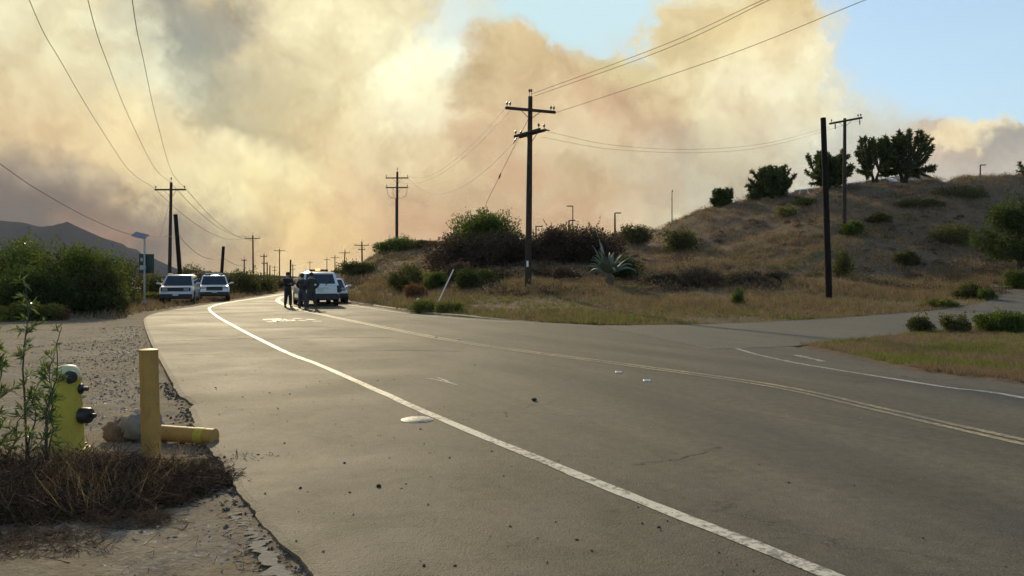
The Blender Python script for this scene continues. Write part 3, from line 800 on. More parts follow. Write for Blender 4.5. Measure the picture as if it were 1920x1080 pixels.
GL = 'thicket left of the road'
shrub('evergreen_shrub', 25, 36, 441, 170, M['leaf_green'], 'tall green thicket at the left edge of the picture', 9000, .17, GL)
shrub('evergreen_shrub', 122, 34, 447, 190, M['leaf_green'], 'broad rounded green shrub, tallest of the left thicket, nearer the gravel', 10000, .17, GL)
shrub('evergreen_shrub', 188, 33, 492, 110, M['leaf_olive'], 'dark olive shrub at the right end of the left thicket', 5500, .15, GL)
shrub('evergreen_shrub', 78, 32, 500, 190, M['leaf_dark'], 'dark low shrub in front of the left thicket', 7000, .15, GL)
shrub('evergreen_shrub', 160, 41, 470, 130, M['leaf_dark'], 'dark shrub rising behind the right part of the left thicket', 5000, .17, GL)
shrub('yellow_green_bush', 50, 29, 566, 110, M['leaf_yellow'], 'low yellow green bush at the foot of the left thicket', 2600, .12)
shrub('dry_bush', 108, 29.5, 574, 40, M['leaf_red'], 'small rusty brown bush beside the low yellow green bush', 900, .10, trunk=False)
GB = 'hazy brush behind the parked vehicles'
for px, d, ty, w, mt, lab, nn in (
        (236, 62, 478, 80, 'leaf_olive', 'brownish brush left of the solar sign post', 2600),
        (290, 66, 512, 70, 'leaf_olive', 'olive brush behind the solar sign post', 2200),
        (225, 44, 530, 70, 'leaf_olive', 'olive bush between the left thicket and the solar sign post', 2400),
        (290, 54, 548, 44, 'leaf_yellow', 'yellow green weeds beside the boxy parked vehicle', 1300),
        (362, 74, 492, 80, 'leaf_olive', 'dark hazy bush behind the boxy parked vehicle', 2800),
        (415, 82, 508, 80, 'leaf_olive', 'hazy brush behind the patrol vehicle with the roof bar', 2500),
        (450, 72, 503, 66, 'leaf_olive', 'brown green bush right of the patrol vehicle with the roof bar', 2500),
        (486, 80, 508, 60, 'leaf_olive', 'brown green bush left of the standing figure in the cap', 2300),
        (514, 100, 514, 50, 'leaf_olive', 'far bush just left of the standing figure in the cap', 1700),
        (556, 170, 522, 60, 'leaf_olive', 'distant bush beyond the road bend behind the people', 1200)):
    shrub('roadside_bush', px, d, ty, w, M[mt], lab, nn, .22 if d > 60 else .15, GB)
GR = 'bushes on the right embankment'
for nm, px, d, ty, w, mt, lab, nn, lf in (
        ('embankment_bush', 672, 66, 488, 66, 'leaf_olive', 'dark bush at the left foot of the embankment by the white van', 2600, .2),
        ('embankment_bush', 640, 82, 506, 40, 'leaf_olive', 'farthest small bush on the embankment above the white van', 1300, .2),
        ('embankment_bush', 748, 76, 444, 92, 'leaf_green', 'round green bush on the crest below the double armed pole', 3600, .22),
        ('embankment_bush', 795, 74, 452, 60, 'leaf_olive', 'olive bush on the crest left of the big dark shrub', 1800, .2),
        ('embankment_bush', 765, 48, 490, 70, 'leaf_olive', 'dry olive bush half way up the bare slope', 2600, .14),
        ('embankment_bush', 815, 45, 508, 42, 'leaf_green', 'small dark green bush left of the leaning white post', 1800, .13),
        ('dry_bush', 778, 42, 530, 40, 'leaf_red', 'rusty dry weed clump low on the slope', 1100, .13),
        ('large_shrub', 918, 56, 386, 165, 'leaf_green', 'largest shrub on the embankment with a leafy green top', 12000, .19),
        ('dead_thicket', 862, 53, 432, 125, 'leaf_brown', 'dark dead brush hanging left of the largest shrub', 6000, .18),  # brush enlarged to stand for the shaded grassy slope below it
        ('dead_thicket', 945, 52, 430, 140, 'leaf_brown', 'dark dead brush behind the big centre pole', 6000, .18),  # also enlarged, its dark mass doubles as slope shade
        ('dead_thicket', 1045, 53, 424, 130, 'leaf_brown', 'dark brown thicket right of the big centre pole', 7000, .18),
        ('dead_thicket', 1115, 52, 420, 110, 'leaf_brown', 'dark brown thicket behind the agave', 7000, .18),
        ('embankment_bush', 900, 42, 500, 80, 'leaf_dark', 'shaded green bush low in front of the largest shrub', 3000, .14),
        ('embankment_bush', 1066, 60, 412, 36, 'leaf_green', 'small green tuft above the dark brown thicket', 1000, .2),
        ('embankment_bush', 1185, 66, 418, 62, 'leaf_olive', 'olive bush on the crest right of the agave', 2600, .2),
        ('embankment_bush', 1172, 46, 478, 60, 'leaf_dark', 'dark green bush just right of the agave', 2600, .15),
        ('embankment_bush', 1280, 60, 425, 70, 'leaf_olive', 'flat olive bush where the hill begins to rise', 2200, .2),
        ('embankment_bush', 1415, 74, 356, 24, 'leaf_dark', 'small bush at the foot of the second hilltop tree', 700, .18),
        ('hill_bush', 1600, 58, 414, 48, 'leaf_green', 'green bush at the foot of the hill pole with crossarm', 2000, .18),
        ('hill_bush', 1580, 47, 465, 36, 'leaf_olive', 'sparse olive bush right of the tall black pole', 1000, .15),
        ('hill_bush', 1510, 70, 370, 40, 'leaf_yellow', 'yellow green bush near the crest below the third tree', 900, .18),
        ('hill_bush', 1478, 66, 385, 40, 'leaf_yellow', 'low pale green bush on the upper slope', 800, .17),
        ('hill_bush', 1780, 57, 418, 90, 'leaf_olive', 'wide flat green bush on the slope left of the right edge tree', 1800, .18),
        ('hill_bush', 1905, 42, 506, 50, 'leaf_green', 'bright green ground bush at the right picture edge', 1500, .14),
        ('verge_weed', 1384, 33, 535, 22, 'leaf_green', 'small lone green weed on the grass verge', 700, .1),
        ('verge_weed', 1815, 36, 528, 46, 'leaf_olive', 'leafy weed at the tip of the verge beside the side road', 1500, .12),
        ('verge_weed', 1850, 35, 540, 34, 'leaf_green', 'low weed at the rounded corner of the side road', 900, .11),
        ('verge_weed', 1760, 33, 560, 60, 'leaf_yellow', 'yellow green weed patch along the far side road edge', 1500, .1),
        ('verge_bush', 1875, 22.5, 582, 84, 'leaf_green', 'dense dark green bush on the near right verge', 4500, .09),
        ('verge_weed', 1790, 22.3, 588, 50, 'leaf_olive', 'pale wispy weed left of the dense green bush', 1300, .08),
        ('verge_weed', 1728, 22.6, 590, 44, 'leaf_olive', 'leftmost wispy weed on the near right verge', 1100, .08)):
    shrub(nm, px, d, ty, w, M[mt], lab, nn, lf, GR if nm == 'embankment_bush' else None)
for px, d, ty, w, lab in ((860, 47, 492, 80, 'dead brush standing in for slope shade low behind the leaning white post'), (925, 45, 505, 90, 'dead brush standing in for slope shade at the foot of the largest shrub'), (1040, 45, 500, 100, 'dead brush standing in for slope shade between the centre pole and the agave'),  # dark brush put in for the shaded slope beneath the thicket
        (1235, 43, 506, 80, 'dead brush coloured like grey shade right of the agave at the hill foot'), (1310, 43, 500, 100, 'dead brush coloured like grey shade in the middle of the hill foot'), (1395, 43.5, 504, 90, 'dead brush coloured like grey shade on the hill foot left of the black pole'), (1455, 45, 508, 60, 'last dead brush coloured like grey shade before the black pole'),  # this brush gives the hill foot its shady grey by leaf colour
        (1650, 62, 398, 50, 'dark dry scrub below the hilltop tree pair'), (1720, 66, 372, 90, 'dark scrub band under the gabled roof'), (1800, 69, 345, 90, 'dark scrub on the crest left of the right edge tree'), (1700, 52, 470, 40, 'dry brown scrub half way up the right slope')):
    shrub('dead_scrub', px, d, ty, w, M['leaf_brown'] if px < 1100 else M['leaf_grey'] if px < 1600 else M['leaf_olive'], lab, 2600, .15, 'dead scrub on the slopes')
shrub('yellow_tussock', 795, 34.6, 561, 54, M['leaf_yellow'], 'pale green tussock on the kerb left of the leaning post', 1800, .16, aspect=.16, trunk=False, cat='tussock')
shrub('yellow_tussock', 845, 33.4, 565, 50, M['leaf_yellow'], 'straw coloured tussock on the kerb right of the leaning post', 1500, .16, aspect=.16, trunk=False, cat='tussock')

# right edge tree (feathery, hangs in from the right)
def edge_tree():
    d = 44.; X = (1908 - CX) * d / F; z0 = float(height(X, d))
    t = empty('roadside_tree', (X, d, z0), label='dark feathery tree cut off by the right picture edge', cat='tree')
    m = MB(); m.tube([(0, 0, -.2), (.1, 0, 1.2), (.05, .1, 2.6), (.3, 0, 4.6)], [.17, .14, .11, .05], 8)
    tips = []
    for i in range(16):
        a = rng.uniform(0, 2 * math.pi); h = rng.uniform(1.0, 4.4); r = rng.uniform(.9, 1.9) * (1.1 - abs(h - 2.8) / 4)
        e = (math.cos(a) * r, math.sin(a) * r, h + rng.uniform(.1, .7)); tips.append(e)
        m.tube([(.08, 0, h - .3), (e[0] * .5, e[1] * .5, h + .1), e], [.05, .03, .01], 5)
    m.build('trunk', M['bark'], t, smooth=True)
    L = [(e, (.72, .72, .55)) for e in tips] + [((0, 0, 3.2), (1.5, 1.5, 1.9))]
    pos, out, k = lobes_cloud(L, 17000)
    V, f = leaf_cloud(pos, out, .19, .3, .5)
    np_mesh('crown', V, f, M['leaf_dark'], t, attrs={'tint': np.repeat(np.clip(rng.normal(.45, .25, len(pos)) + .15 * np.sin(k), 0, 1), 4)})
edge_tree()

# branching rosette trees on the hilltop
def rosette_tree(px, by, d, wpx, ty, label, heads, n_leaf=44):
    base = P(px, by, d); base[2] = float(height(base[0], d))
    H = (Zat(ty, d) - base[2]) * 1.03; W = wpx * d / F / 2 * 1.04
    t = empty('rosette_tree', base, label=label, cat='tree', group='branching trees along the hilltop')
    m = MB(); tips = []
    stems = max(2, heads // 20)
    for s in range(stems):
        a0 = 2 * math.pi * s / stems + rng.uniform(-.4, .4)
        fork = np.array((math.cos(a0) * W * .22, math.sin(a0) * W * .22, H * rng.uniform(.16, .28)))
        m.tube([(math.cos(a0) * .12, math.sin(a0) * .12, -.25), fork * np.array((.5, .5, .5)), fork], [.17 + .02 * H, .13, .09], 7)
        for q in range(heads // stems):
            a = a0 + rng.normal(0, .9); el = rng.uniform(-.05, 1.0)
            rad = W * (rng.uniform(.85, 1.05) if rng.uniform() < .42 else rng.uniform(.25, .68)) * math.cos(el * 1.1) ** .5
            tip = np.array((math.cos(a) * rad, math.sin(a) * rad, H * (.16 + .76 * max(.02, math.sin(max(el, 0) * 1.5))) * rng.uniform(.9, 1.03)))
            mid = fork * .5 + tip * .5 + np.array((math.cos(a) * .2, math.sin(a) * .2, -.12))
            m.tube([fork, mid, tip], [.09, .07, .05], 6); tips.append((tip, unit(tip - mid)))
    m.build('trunk', M['darkbark'], t, smooth=True)
    VV, FF, TT, nb = [], [], [], 0
    for tip, dr in tips:
        # two whorls: a round head, and hanging older leaves down the branch
        n = n_leaf
        u = unit(rng.normal(0, 1, (n, 3)) + dr * .55); s = rng.uniform(.22, .44, (n, 1))
        p0 = tip - dr * rng.uniform(0, 1, (n, 1)) ** 1.4 * 1.25
        b = unit(np.cross(u, rng.normal(0, 1, (n, 3)))) * .055
        V, f = quads_from(p0 + u * s * .5, u * s * .5, b)
        VV.append(V); FF.append(f + nb); nb += len(V); TT.append(np.repeat(np.clip(rng.normal(.4, .25, n), 0, 1), 4))
    np_mesh('crown', np.vstack(VV), np.vstack(FF), M['leaf_yucca'], t, attrs={'tint': np.concatenate(TT)})
rosette_tree(1355, 388, 75, 40, 354, 'smallest round tree at the left end of the hilltop row', 44, 110)
rosette_tree(1447, 376, 75, 88, 310, 'second tree of the hilltop row, dense with short arms to the right', 92, 110)
rosette_tree(1552, 361, 75, 92, 280, 'third hilltop tree, behind the tall black pole', 84, 110)
rosette_tree(1640, 342, 76, 66, 252, 'left half of the hilltop tree pair beside the gabled roof', 54, 110)
rosette_tree(1695, 338, 76, 100, 246, 'tallest wide hilltop tree beside the gabled roof', 86, 110)
rosette_tree(1935, 328, 77, 50, 300, 'small tree top at the right edge of the hill crest', 20, 40)

# agave
def agave():
    base = P(1143, 543, 42); base[2] = float(height(base[0], 42))
    t = empty('agave', base, label='large pale blue green agave with arching leaves below the dark thicket', cat='agave')
    spec = []
    for k in range(26):
        a = k * 2.4 + rng.uniform(-.2, .2)
        q = k / 26
        spec.append((a, R(20 + 62 * q) + rng.uniform(-.08, .08), rng.uniform(1.15, 1.5) * (1.0 if q < .75 else .95), 1.9 * (1 - q) + .45))
    spec += [(2.3, R(72), 1.9, .1), (2.6, R(62), 1.75, .3), (2.9, R(80), 1.6, .2)]
    for a, el, Ln, curl in spec:
        m = MB(); n = 8; p = np.array((math.cos(a) * .1, math.sin(a) * .1, .7)); e = el
        rows = []
        side = np.array((-math.sin(a), math.cos(a), 0))
        for i in range(n + 1):
            s = i / n; w = .15 * (math.sin(min(1, s * 1.6 + .35) * math.pi * .5)) * (1 - s ** 2.2) + .004
            dirv = np.array((math.cos(a) * math.cos(e), math.sin(a) * math.cos(e), math.sin(e)))
            up = np.cross(side, dirv)
            rows.append([p - side * w + up * w * .35, p - up * .02, p + side * w + up * w * .35, p + up * .03])
            p = p + dirv * Ln / n; e -= curl * (s ** 1.3) * 2.2 / n
        vs = [v for r in rows for v in r]; fs = []
        for i in range(n):
            for k in range(4): fs.append((i * 4 + k, i * 4 + (k + 1) % 4, i * 4 + 4 + (k + 1) % 4, i * 4 + 4 + k))
        m.raw(vs, fs)
        o = m.build('leaf', M['leaf_agave'], t, smooth=True)
        at = o.data.attributes.new('tint', 'FLOAT', 'POINT'); at.data.foreach_set('value', np.full(len(vs), rng.uniform(.1, .9), np.float32))
    MB().tube([(0, 0, -.2), (0, 0, .4), (0, 0, .8)], [.2, .22, .15], 8).build('stem', M['bark'], t)
agave()

# grasses (uncountable)
def blades(name, X, Y, Z, hgt, wid, nb, mat, label, lean=.5, cat='grass', clump=.12):
    n = len(X); N_ = n * nb
    i = np.repeat(np.arange(n), nb)
    a = rng.uniform(0, 2 * np.pi, N_); q = rng.uniform(0, 1, N_) ** .5 * clump
    bx, by = X[i] + np.cos(a) * q, Y[i] + np.sin(a) * q
    h = hgt[i] * rng.uniform(.5, 1.2, N_); le = rng.normal(0, lean, (N_, 2)) * h[:, None]
    t = rng.uniform(0, np.pi, N_); w = wid * rng.uniform(.6, 1.3, N_)
    dx, dy = np.cos(t) * w, np.sin(t) * w
    A = np.stack([bx - dx, by - dy, Z[i] - .03], 1); B = np.stack([bx + dx, by + dy, Z[i] - .03], 1)
    C = np.stack([bx + le[:, 0], by + le[:, 1], Z[i] + h], 1)
    V = np.stack([A, B, C], 1).reshape(-1, 3)
    tint = np.repeat(np.clip(rng.normal(.45, .2, n)[i] + rng.normal(0, .14, N_), 0, 1), 3)
    return np_mesh(name, V, np.arange(len(V)).reshape(-1, 3), mat, attrs={'tint': tint}, label=label, cat=cat, kind='stuff')
def scatter(n, d0, d1, x0, x1, p=1.0):
    d = d0 * (d1 / d0) ** rng.uniform(0, 1, n); px = rng.uniform(x0, x1, n)
    X = (px - CX) * d / F
    ok = ~road_in(X, d, -.25) & ~in_poly(X, d, side_poly) & (X > roadL(d))
    return X[ok], d[ok]
def patch(X, Y, s, seed): return np.sin(X * s + seed) * np.sin(Y * s * 1.3 + seed * 2) + .6 * np.sin(X * s * 2.7 + Y * s * 1.9 + seed)
X, Y = scatter(62000, 24, 86, 600, 2120)
keep = rng.uniform(0, 1, len(X)) < np.clip(.75 + .4 * patch(X, Y, .35, 1.), .15, 1); X, Y = X[keep], Y[keep]
hg = np.clip(.28 + .16 * patch(X, Y, .3, 2.), .08, .6) * np.clip((Y - roadR(Y) * 0 - 22) / 18, .3, 1)
blades('dry_grass', X, Y, height(X, Y), hg, .014, 6, M['straw'], 'dry straw coloured grass covering the embankment and hill', .45)
X, Y = scatter(46000, 23, 60, 640, 2100)
nearroad = np.exp(-np.clip(np.minimum(np.abs(X - roadR(Y)), 9), 0, 9) / 4.5)
keep = rng.uniform(0, 1, len(X)) < np.clip(.05 + .9 * nearroad + .45 * (patch(X, Y, .28, 3.) > .7), 0, 1) * (patch(X, Y, .8, 5.) > -.6); X, Y = X[keep], Y[keep]
blades('green_grass', X, Y, height(X, Y), rng.uniform(.06, .2, len(X)), .013, 6, M['grass'], 'short green weeds and grass along the far kerb', .5)
# low scrub mottling the slopes
def low_scrub(name, n, mat, label, sd):
    X, Y = scatter(n * 4, 36, 84, 640, 2100)
    z = height(X, Y); g = patch(X, Y, .22, sd); k = np.nonzero((g > -.15) & (z > .7))[0][:n]
    VV, FF, TT, nb = [], [], [], 0
    for i in k:
        m_ = int(rng.uniform(90, 200)); r = .3 + 1.0 * rng.uniform(0, 1) ** 2
        u = unit(rng.normal(0, 1, (m_, 3))); u[:, 2] = np.abs(u[:, 2])
        p = np.array((X[i], Y[i], z[i] - .05)) + u * np.array((r, r, r * .55)) * rng.uniform(.4, 1, (m_, 1))
        V, f = leaf_cloud(p, u, .11, .35); VV.append(V); FF.append(f + nb); nb += len(V)
        TT.append(np.repeat(np.clip(rng.normal(rng.uniform(.3, .7), .2, m_), 0, 1), 4))
    np_mesh(name, np.vstack(VV), np.vstack(FF), mat, attrs={'tint': np.concatenate(TT)}, label=label, cat='scrub', kind='stuff')
low_scrub('dry_scrub', 900, M['straw'], 'low straw coloured scrub mottling the slopes', 1.0)
low_scrub('dark_scrub', 520, M['leaf_brown'], 'low dark dead scrub mottling the slopes', 4.2)
low_scrub('green_scrub', 220, M['leaf_olive'], 'low olive scrub mottling the slopes', 7.7)
# near right verge island
X, Y = scatter(26000, 9.5, 25, 1480, 2200)
keep = (Y < 24.5); X, Y = X[keep], Y[keep]
Zv = np.full(len(X), .02)
g = patch(X, Y, .9, 1.7)
blades('verge_grass', X[g > .1], Y[g > .1], Zv[g > .1], rng.uniform(.03, .11, (g > .1).sum()), .006, 6, M['grass'], 'short green grass on the near right verge', .6, clump=.06)
blades('verge_straw', X[g <= .1], Y[g <= .1], Zv[g <= .1], rng.uniform(.03, .12, (g <= .1).sum()), .006, 6, M['straw'], 'short dry grass on the near right verge', .6, clump=.06)
# left side far weeds by the sign post and under the thicket
d = 30 * (110 / 30) ** rng.uniform(0, 1, 9000); X = roadL(d) - rng.uniform(.8, 14, 9000) ** 1.0
blades('roadside_weeds', X, d, np.full(9000, -.03), rng.uniform(.08, .4, 9000), .018, 5, M['straw'], 'dry weeds along the left shoulder under the thicket', .5)

# ------------------------------------------------------------------ utility poles and wires
def arm_between(t, org, a, b, th=.12, pins=(), brace=None, name='crossarm', post=None):
    a, b = np.array(a), np.array(b); L = np.linalg.norm(b - a)
    x = Vector(b - a).normalized(); y = Vector((0, 0, 1)).cross(x).normalized(); z = x.cross(y)
    rot = Matrix((x, y, z)).transposed()
    ar = MB().box((a + b) / 2, (L, th * .8, th), rot, bevel=.012).build(name, M['wood'], t, origin=org)
    for s in pins:
        c = Vector(a + (b - a) * s) + z * (th / 2)
        MB().tube([c, c + z * .10], .014, 6).tube([c + z * .08, c + z * .13, c + z * .2, c + z * .24], [.03, .055, .05, .025], 8).build('insulator', M['porcelain'], t, origin=org)
    if brace is not None:
        c = np.array(brace)
        for s in (.28, .72):
            MB().tube([a + (b - a) * s, c], .016, 5).build('brace', M['wood'], t, origin=org)
    return ar
def upole(top, ytop, d, base, label, arms=(), mat='wood', r=(.15, .105), group='utility poles along the road', base_z=None, cat='utility pole', pin=True, jumper=False):
    """top/base: pixel columns of the pole's two ends; arms: (pixel y, length m, yaw rad)"""
    Bx = (base - CX) * d / F; bz = float(height(Bx, d)) if base_z is None else base_z
    if Bx < roadL(d): bz = -.06
    A = np.array((Bx, d, bz)); T = P(top, ytop, d)
    t = empty('utility_pole', A, label=label, cat=cat, group=group)
    s = MB(); s.tube([A - np.array((0, 0, .4)), A * .5 + T * .5, T], [r[0], (r[0] + r[1]) / 2, r[1]], 10); s.build('shaft', M[mat], t, smooth=True, origin=A)
    for (y, L, yaw) in arms:
        f = (HY - y - (HY - ytop)) ; zc = Zat(y, d); k = (zc - A[2]) / (T[2] - A[2]); c = A + (T - A) * k
        h = np.array((math.cos(yaw), math.sin(yaw), 0)) * L / 2; o = np.array((math.sin(yaw), -math.cos(yaw), 0)) * (r[1] + .05)
        arm_between(t, A, c - h + o, c + h + o, pins=(.04, .96) if L > 1.3 else (.1, .9), brace=c + np.array((0, 0, -.62)) if L > 2 else None)
    if pin and arms:
        MB().tube([T - np.array((0, 0, .1)), T + np.array((0, 0, .30))], .018, 6).tube([T + np.array((0, 0, q)) for q in (.22, .28, .36, .4)], [.03, .055, .05, .02], 8).build('insulator', M['porcelain'], t, origin=A)
    return t, A, T
# left line
upole(321, 342, 62, 317, 'tall pole with one crossarm behind the boxy parked vehicle', ((356, 2.44, -.03),))
upole(329, 402, 60, 341, 'leaning plain pole beside the tall crossarm pole on the left', mat='tarwood', r=(.17, .15), pin=False)
upole(419, 462, 76, 413, 'short plain leaning stub pole above the patrol vehicle', mat='tarwood', r=(.17, .14), pin=False)
upole(474, 441, 126, 475, 'crossarm pole standing between the stub pole and the people', ((447, 2.44, 0),))
upole(524, 467, 183, 524, 'thin crossarm pole directly above the standing figure in the cap', ((470, 2.44, 0),))
upole(495, 477, 140, 495, 'pole with a short crossarm left of the standing figure in the cap', ((481, 1.2, 0), (494, .9, .4)))
upole(501, 492, 150, 501, 'short bare pole just right of the short armed pole', mat='tarwood', pin=False)
upole(506, 497, 165, 506, 'lowest bare pole left of the standing figure in the cap', mat='tarwood', pin=False)
upole(458, 486, 150, 458, 'tiny pole with a small head left of the crossarm pole', ((488, 1.0, 0),))
upole(515, 498, 260, 515, 'faint distant pole with two short arms left of the figure in the cap', ((501, 1.8, 0), (507, 1.6, 0)))
upole(545, 487, 150, 544, 'dark bare pole between the figure in the cap and the van', mat='tarwood', r=(.17, .15), pin=False)
upole(549, 495, 220, 549, 'thin pole with two small arms beside the dark bare pole', ((498, 1.6, 0), (505, 1.4, 0)))
# right line
upole(581, 490, 330, 581, 'farthest crossarm pole above the white van roof', ((492, 2.44, 0),))
upole(613, 483, 280, 613, 'second farthest crossarm pole above the white van', ((487, 2.44, 0),))
upole(628, 479, 230, 628, 'third farthest crossarm pole right of the van beacon', ((483, 2.44, 0),))
upole(647, 469, 183, 645, 'crossarm pole over the pink sign', ((474, 2.44, 0),))
upole(678.5, 453, 135, 679, 'pole with one crossarm and a small lower arm on the embankment', ((460, 2.44, 0), (468, 1.2, 0)))
t, A, T = upole(745, 322, 85, 744, 'double armed pole behind the crest bush', ((334, 2.44, -.02), (352, 2.4, -.02)), r=(.16, .11))
m = MB()
for sx, w in ((-1.05, 1.05), (-.45, .5), (1.05, 1.0)):
    pts = [(T[0] + sx, 84.8, Zat(354, 85)), (T[0] + sx * .95, 84.8, Zat(364, 85)), (T[0] + sx * .6, 84.8, Zat(371, 85)), (T[0] + .05 * np.sign(sx), 84.8, Zat(372, 85))]
    m.tube(smooth_poly(pts, 5), .022, 5)
m.build('jumper_cable', M['wire'], t, origin=A)
MB().tube([(T[0] - .06, 84.83, Zat(450, 85)), (T[0] - .06, 84.83, Zat(373, 85))], .13, 8).build('cable_riser', M['wood'], t, origin=A)
# the big centre pole
def centre_pole():
    d = 40.; Bx = (990 - CX) * d / F; A = np.array((Bx, d, float(height(Bx, d)))); T = P(994.5, 181, d)
    t = empty('utility_pole', A, label='big dark utility pole in the middle of the picture with upper and lower crossarms', cat='utility pole', group='utility poles along the road')
    MB().tube([A - np.array((0, 0, .4)), A * .5 + T * .5, T], [.17, .15, .11], 12).build('shaft', M['wood'], t, smooth=True, origin=A)
    o = np.array((0, -.17, 0))
    arm_between(t, A, P(948, 203.5, 39.3) + o, P(1041, 212, 40.7) + o, .14, (.03, .09, .91, .97), P(994, 224, 39.85))
    a, b = np.array((-.62, 1.02, 0)), np.array((.62, -1.02, 0)); c = P(993, 250, 40)
    for s in (-.16, .16):
        q = np.array((.85, .52, 0)) * s
        arm_between(t, A, c + a + q, c + b + q, .13, (.05, .95), c + np.array((0, 0, -.6)) if s > 0 else None)
    for s in (-.05, .05):
        MB().tube([T + np.array((s, 0, -.25)), T + np.array((s, 0, .28))], .014, 6).tube([T + np.array((s, 0, q)) for q in (.22, .27, .34, .38)], [.03, .05, .05, .02], 8).build('insulator', M['porcelain'], t, origin=A)
    for e, dr in ((c + b, np.array((.35, 0, -.05))), (c + a, np.array((-.2, 0, -.35)))):
        MB().tube([e, e + dr * .5, e + dr], [.02, .045, .02], 7).build('insulator', M['porcelain'], t, origin=A)
    k = A + np.array((-.03, -.175, 1.32)); MB().box(k, (.10, .02, .30)).build('number_tag', M['whitepaint'], t, origin=A)
    return A, T, c
cA, cT, cC = centre_pole()
upole(1543.5, 221, 38, 1555, 'tall plain black pole leaning left in the dry grass', mat='tarwood', r=(.155, .125), pin=False, group=None)
def hill_pole():
    d = 60.; Bx = (1583 - CX) * d / F; A = np.array((Bx, d, float(height(Bx, d)))); T = P(1584, 222, d)
    t = empty('utility_pole', A, label='pole with a tilted crossarm on the hillside right of the black pole', cat='utility pole')
    MB().tube([A - np.array((0, 0, .4)), A * .5 + T * .5, T], [.16, .135, .11], 10).build('shaft', M['wood'], t, smooth=True, origin=A)
    o = np.array((0, -.18, 0))
    arm_between(t, A, P(1553, 233, 60.6) + o, P(1615, 221.5, 59.4) + o, .14, (.08, .88, .96), P(1584, 238, 59.9))
    for px, py in ((1566, 231), (1612, 223)):
        p = P(px, py, 59.7); MB().tube([p, p - np.array((0, 0, .2)), p - np.array((0, 0, .45))], [.02, .05, .03], 7).build('insulator', M['porcelain'], t, origin=A)
    return A, T
hA, hT = hill_pole()

def wire(pts, label, r=.014, n=14, name='power_line', group='overhead wires', cat='wire'):
    p = smooth_poly(pts, n)
    m = MB().tube(p, r, 5)
    return m.build(name, M['wire'], label=label, cat=cat, group=group)
def span(a, b, sag, label, r=.014, **kw):
    a, b = np.array(a, float), np.array(b, float); q = np.linspace(0, 1, 9)
    pts = [a + (b - a) * s - np.array((0, 0, 4 * sag * s * (1 - s))) for s in q]
    return wire(pts, label, r, 5, **kw)
def span3(pa, pm, pb, label, r=.014, **kw):
    return wire([pa, pm, pb], label, r, 16, **kw)
# three overhead wires to the tall left pole: from the picture's upper left
def over(x1, pts, far, label, r=.015):
    """pts: pixel,depth readings from near to far; goes on past the camera"""
    q = [P(*p) for p in pts]; back = q[0] + (q[0] - q[1]) * 1.6; back[2] = q[0][2] + .8
    wire([back] + q + [P(*far)], label, r, 10)
over(0, [(55, 0, 20), (118, 122, 28), (185, 235, 40), (245, 322, 53)], (292, 354, 61.8), 'leftmost of three wires running from the top edge to the tall left pole', .011)
over(0, [(165, 0, 20), (203, 122, 28), (243, 222, 40), (290, 315, 53)], (321, 343, 61.8), 'middle of three wires running from the top edge to the tall left pole', .011)
over(0, [(248, 0, 20), (269, 112, 28), (293, 222, 40), (322, 322, 53)], (350, 356, 61.8), 'rightmost of three wires running from the top edge to the tall left pole', .011)
over(0, [(0, 307, 25), (90, 367, 32), (180, 415, 42), (250, 440, 52)], (332, 444, 60), 'lower cable sagging from the left picture edge to the leaning pole', .013)
for i, (xa, ya, xb, yb, lab) in enumerate(((292, 356, 461, 446, 'left wire'), (322, 345, 474, 441, 'middle wire'), (351, 357, 488, 446, 'right wire'))):
    span(P(xa, ya, 62), P(xb, yb, 126), 1.6, lab + ' from the tall left pole on to the crossarm pole beyond', .018)
span(P(334, 440, 60), P(416, 482, 76), .8, 'cable between the leaning pole and the stub pole', .018)
span(P(417, 482, 76), P(475, 492, 126), .7, 'cable between the stub pole and the crossarm pole beyond', .02)
span(P(320, 372, 62), P(300, 445, 56), .0, 'guy wire slanting down left of the tall left pole', .010)
# centre pole wires
span(P(947, 203, 39.3), P(764, 330, 85), 1.3, 'upper wire from the big centre pole to the double armed pole', .011)
span(P(958, 206, 39.5), P(730, 332, 85), 1.9, 'middle wire from the big centre pole to the double armed pole', .011)
span(P(972, 258, 41), P(766, 335, 85), 2.2, 'lower wire from the big centre pole to the double armed pole', .011)
def out_right(pa, px0, d0, label, mid):
    a = P(*pa); b = P(px0, 0, d0); m_ = P(*mid); e = b + (b - m_) * .9
    wire([a, m_, b, e], label, .010, 12)
out_right((997, 176, 40), 1430, 22, 'upper of the two close wires rising from the centre pole to the top right', (1235, 88, 29))
out_right((1003, 180, 40), 1442, 21.6, 'lower of the two close wires rising from the centre pole to the top right', (1240, 95, 28.6))
out_right((1040, 212, 40.7), 1622, 20, 'single wire rising from the right arm end of the centre pole to the top right', (1340, 112, 28))
wire([P(1027, 247, 39), P(1150, 272, 43), P(1300, 280, 48), P(1440, 268, 54), P(1556, 238, 60.5)], 'upper of the two sagging wires from the centre pole to the hill pole', .007)
wire([P(1016, 257, 40), P(1150, 280, 44), P(1320, 286, 49), P(1450, 272, 55), P(1612, 226, 59.5)], 'lower of the two sagging wires from the centre pole to the hill pole', .007)
gy = GT(905, 470); wire([P(991, 222, 40), P(937, 330, 44) , P(905, 405, 47), gy + np.array((0, 0, -.1))], 'guy wire from the centre pole down into the largest shrub', .012, name='guy_wire')
p = P(937, 330, 44); MB().tube([p + np.array((.06, -.05, .16)), p, p - np.array((.06, -.05, .16))], [.02, .06, .02], 7).build('strain_insulator', M['porcelain'], label='small strain insulator half way down the guy wire', cat='insulator')

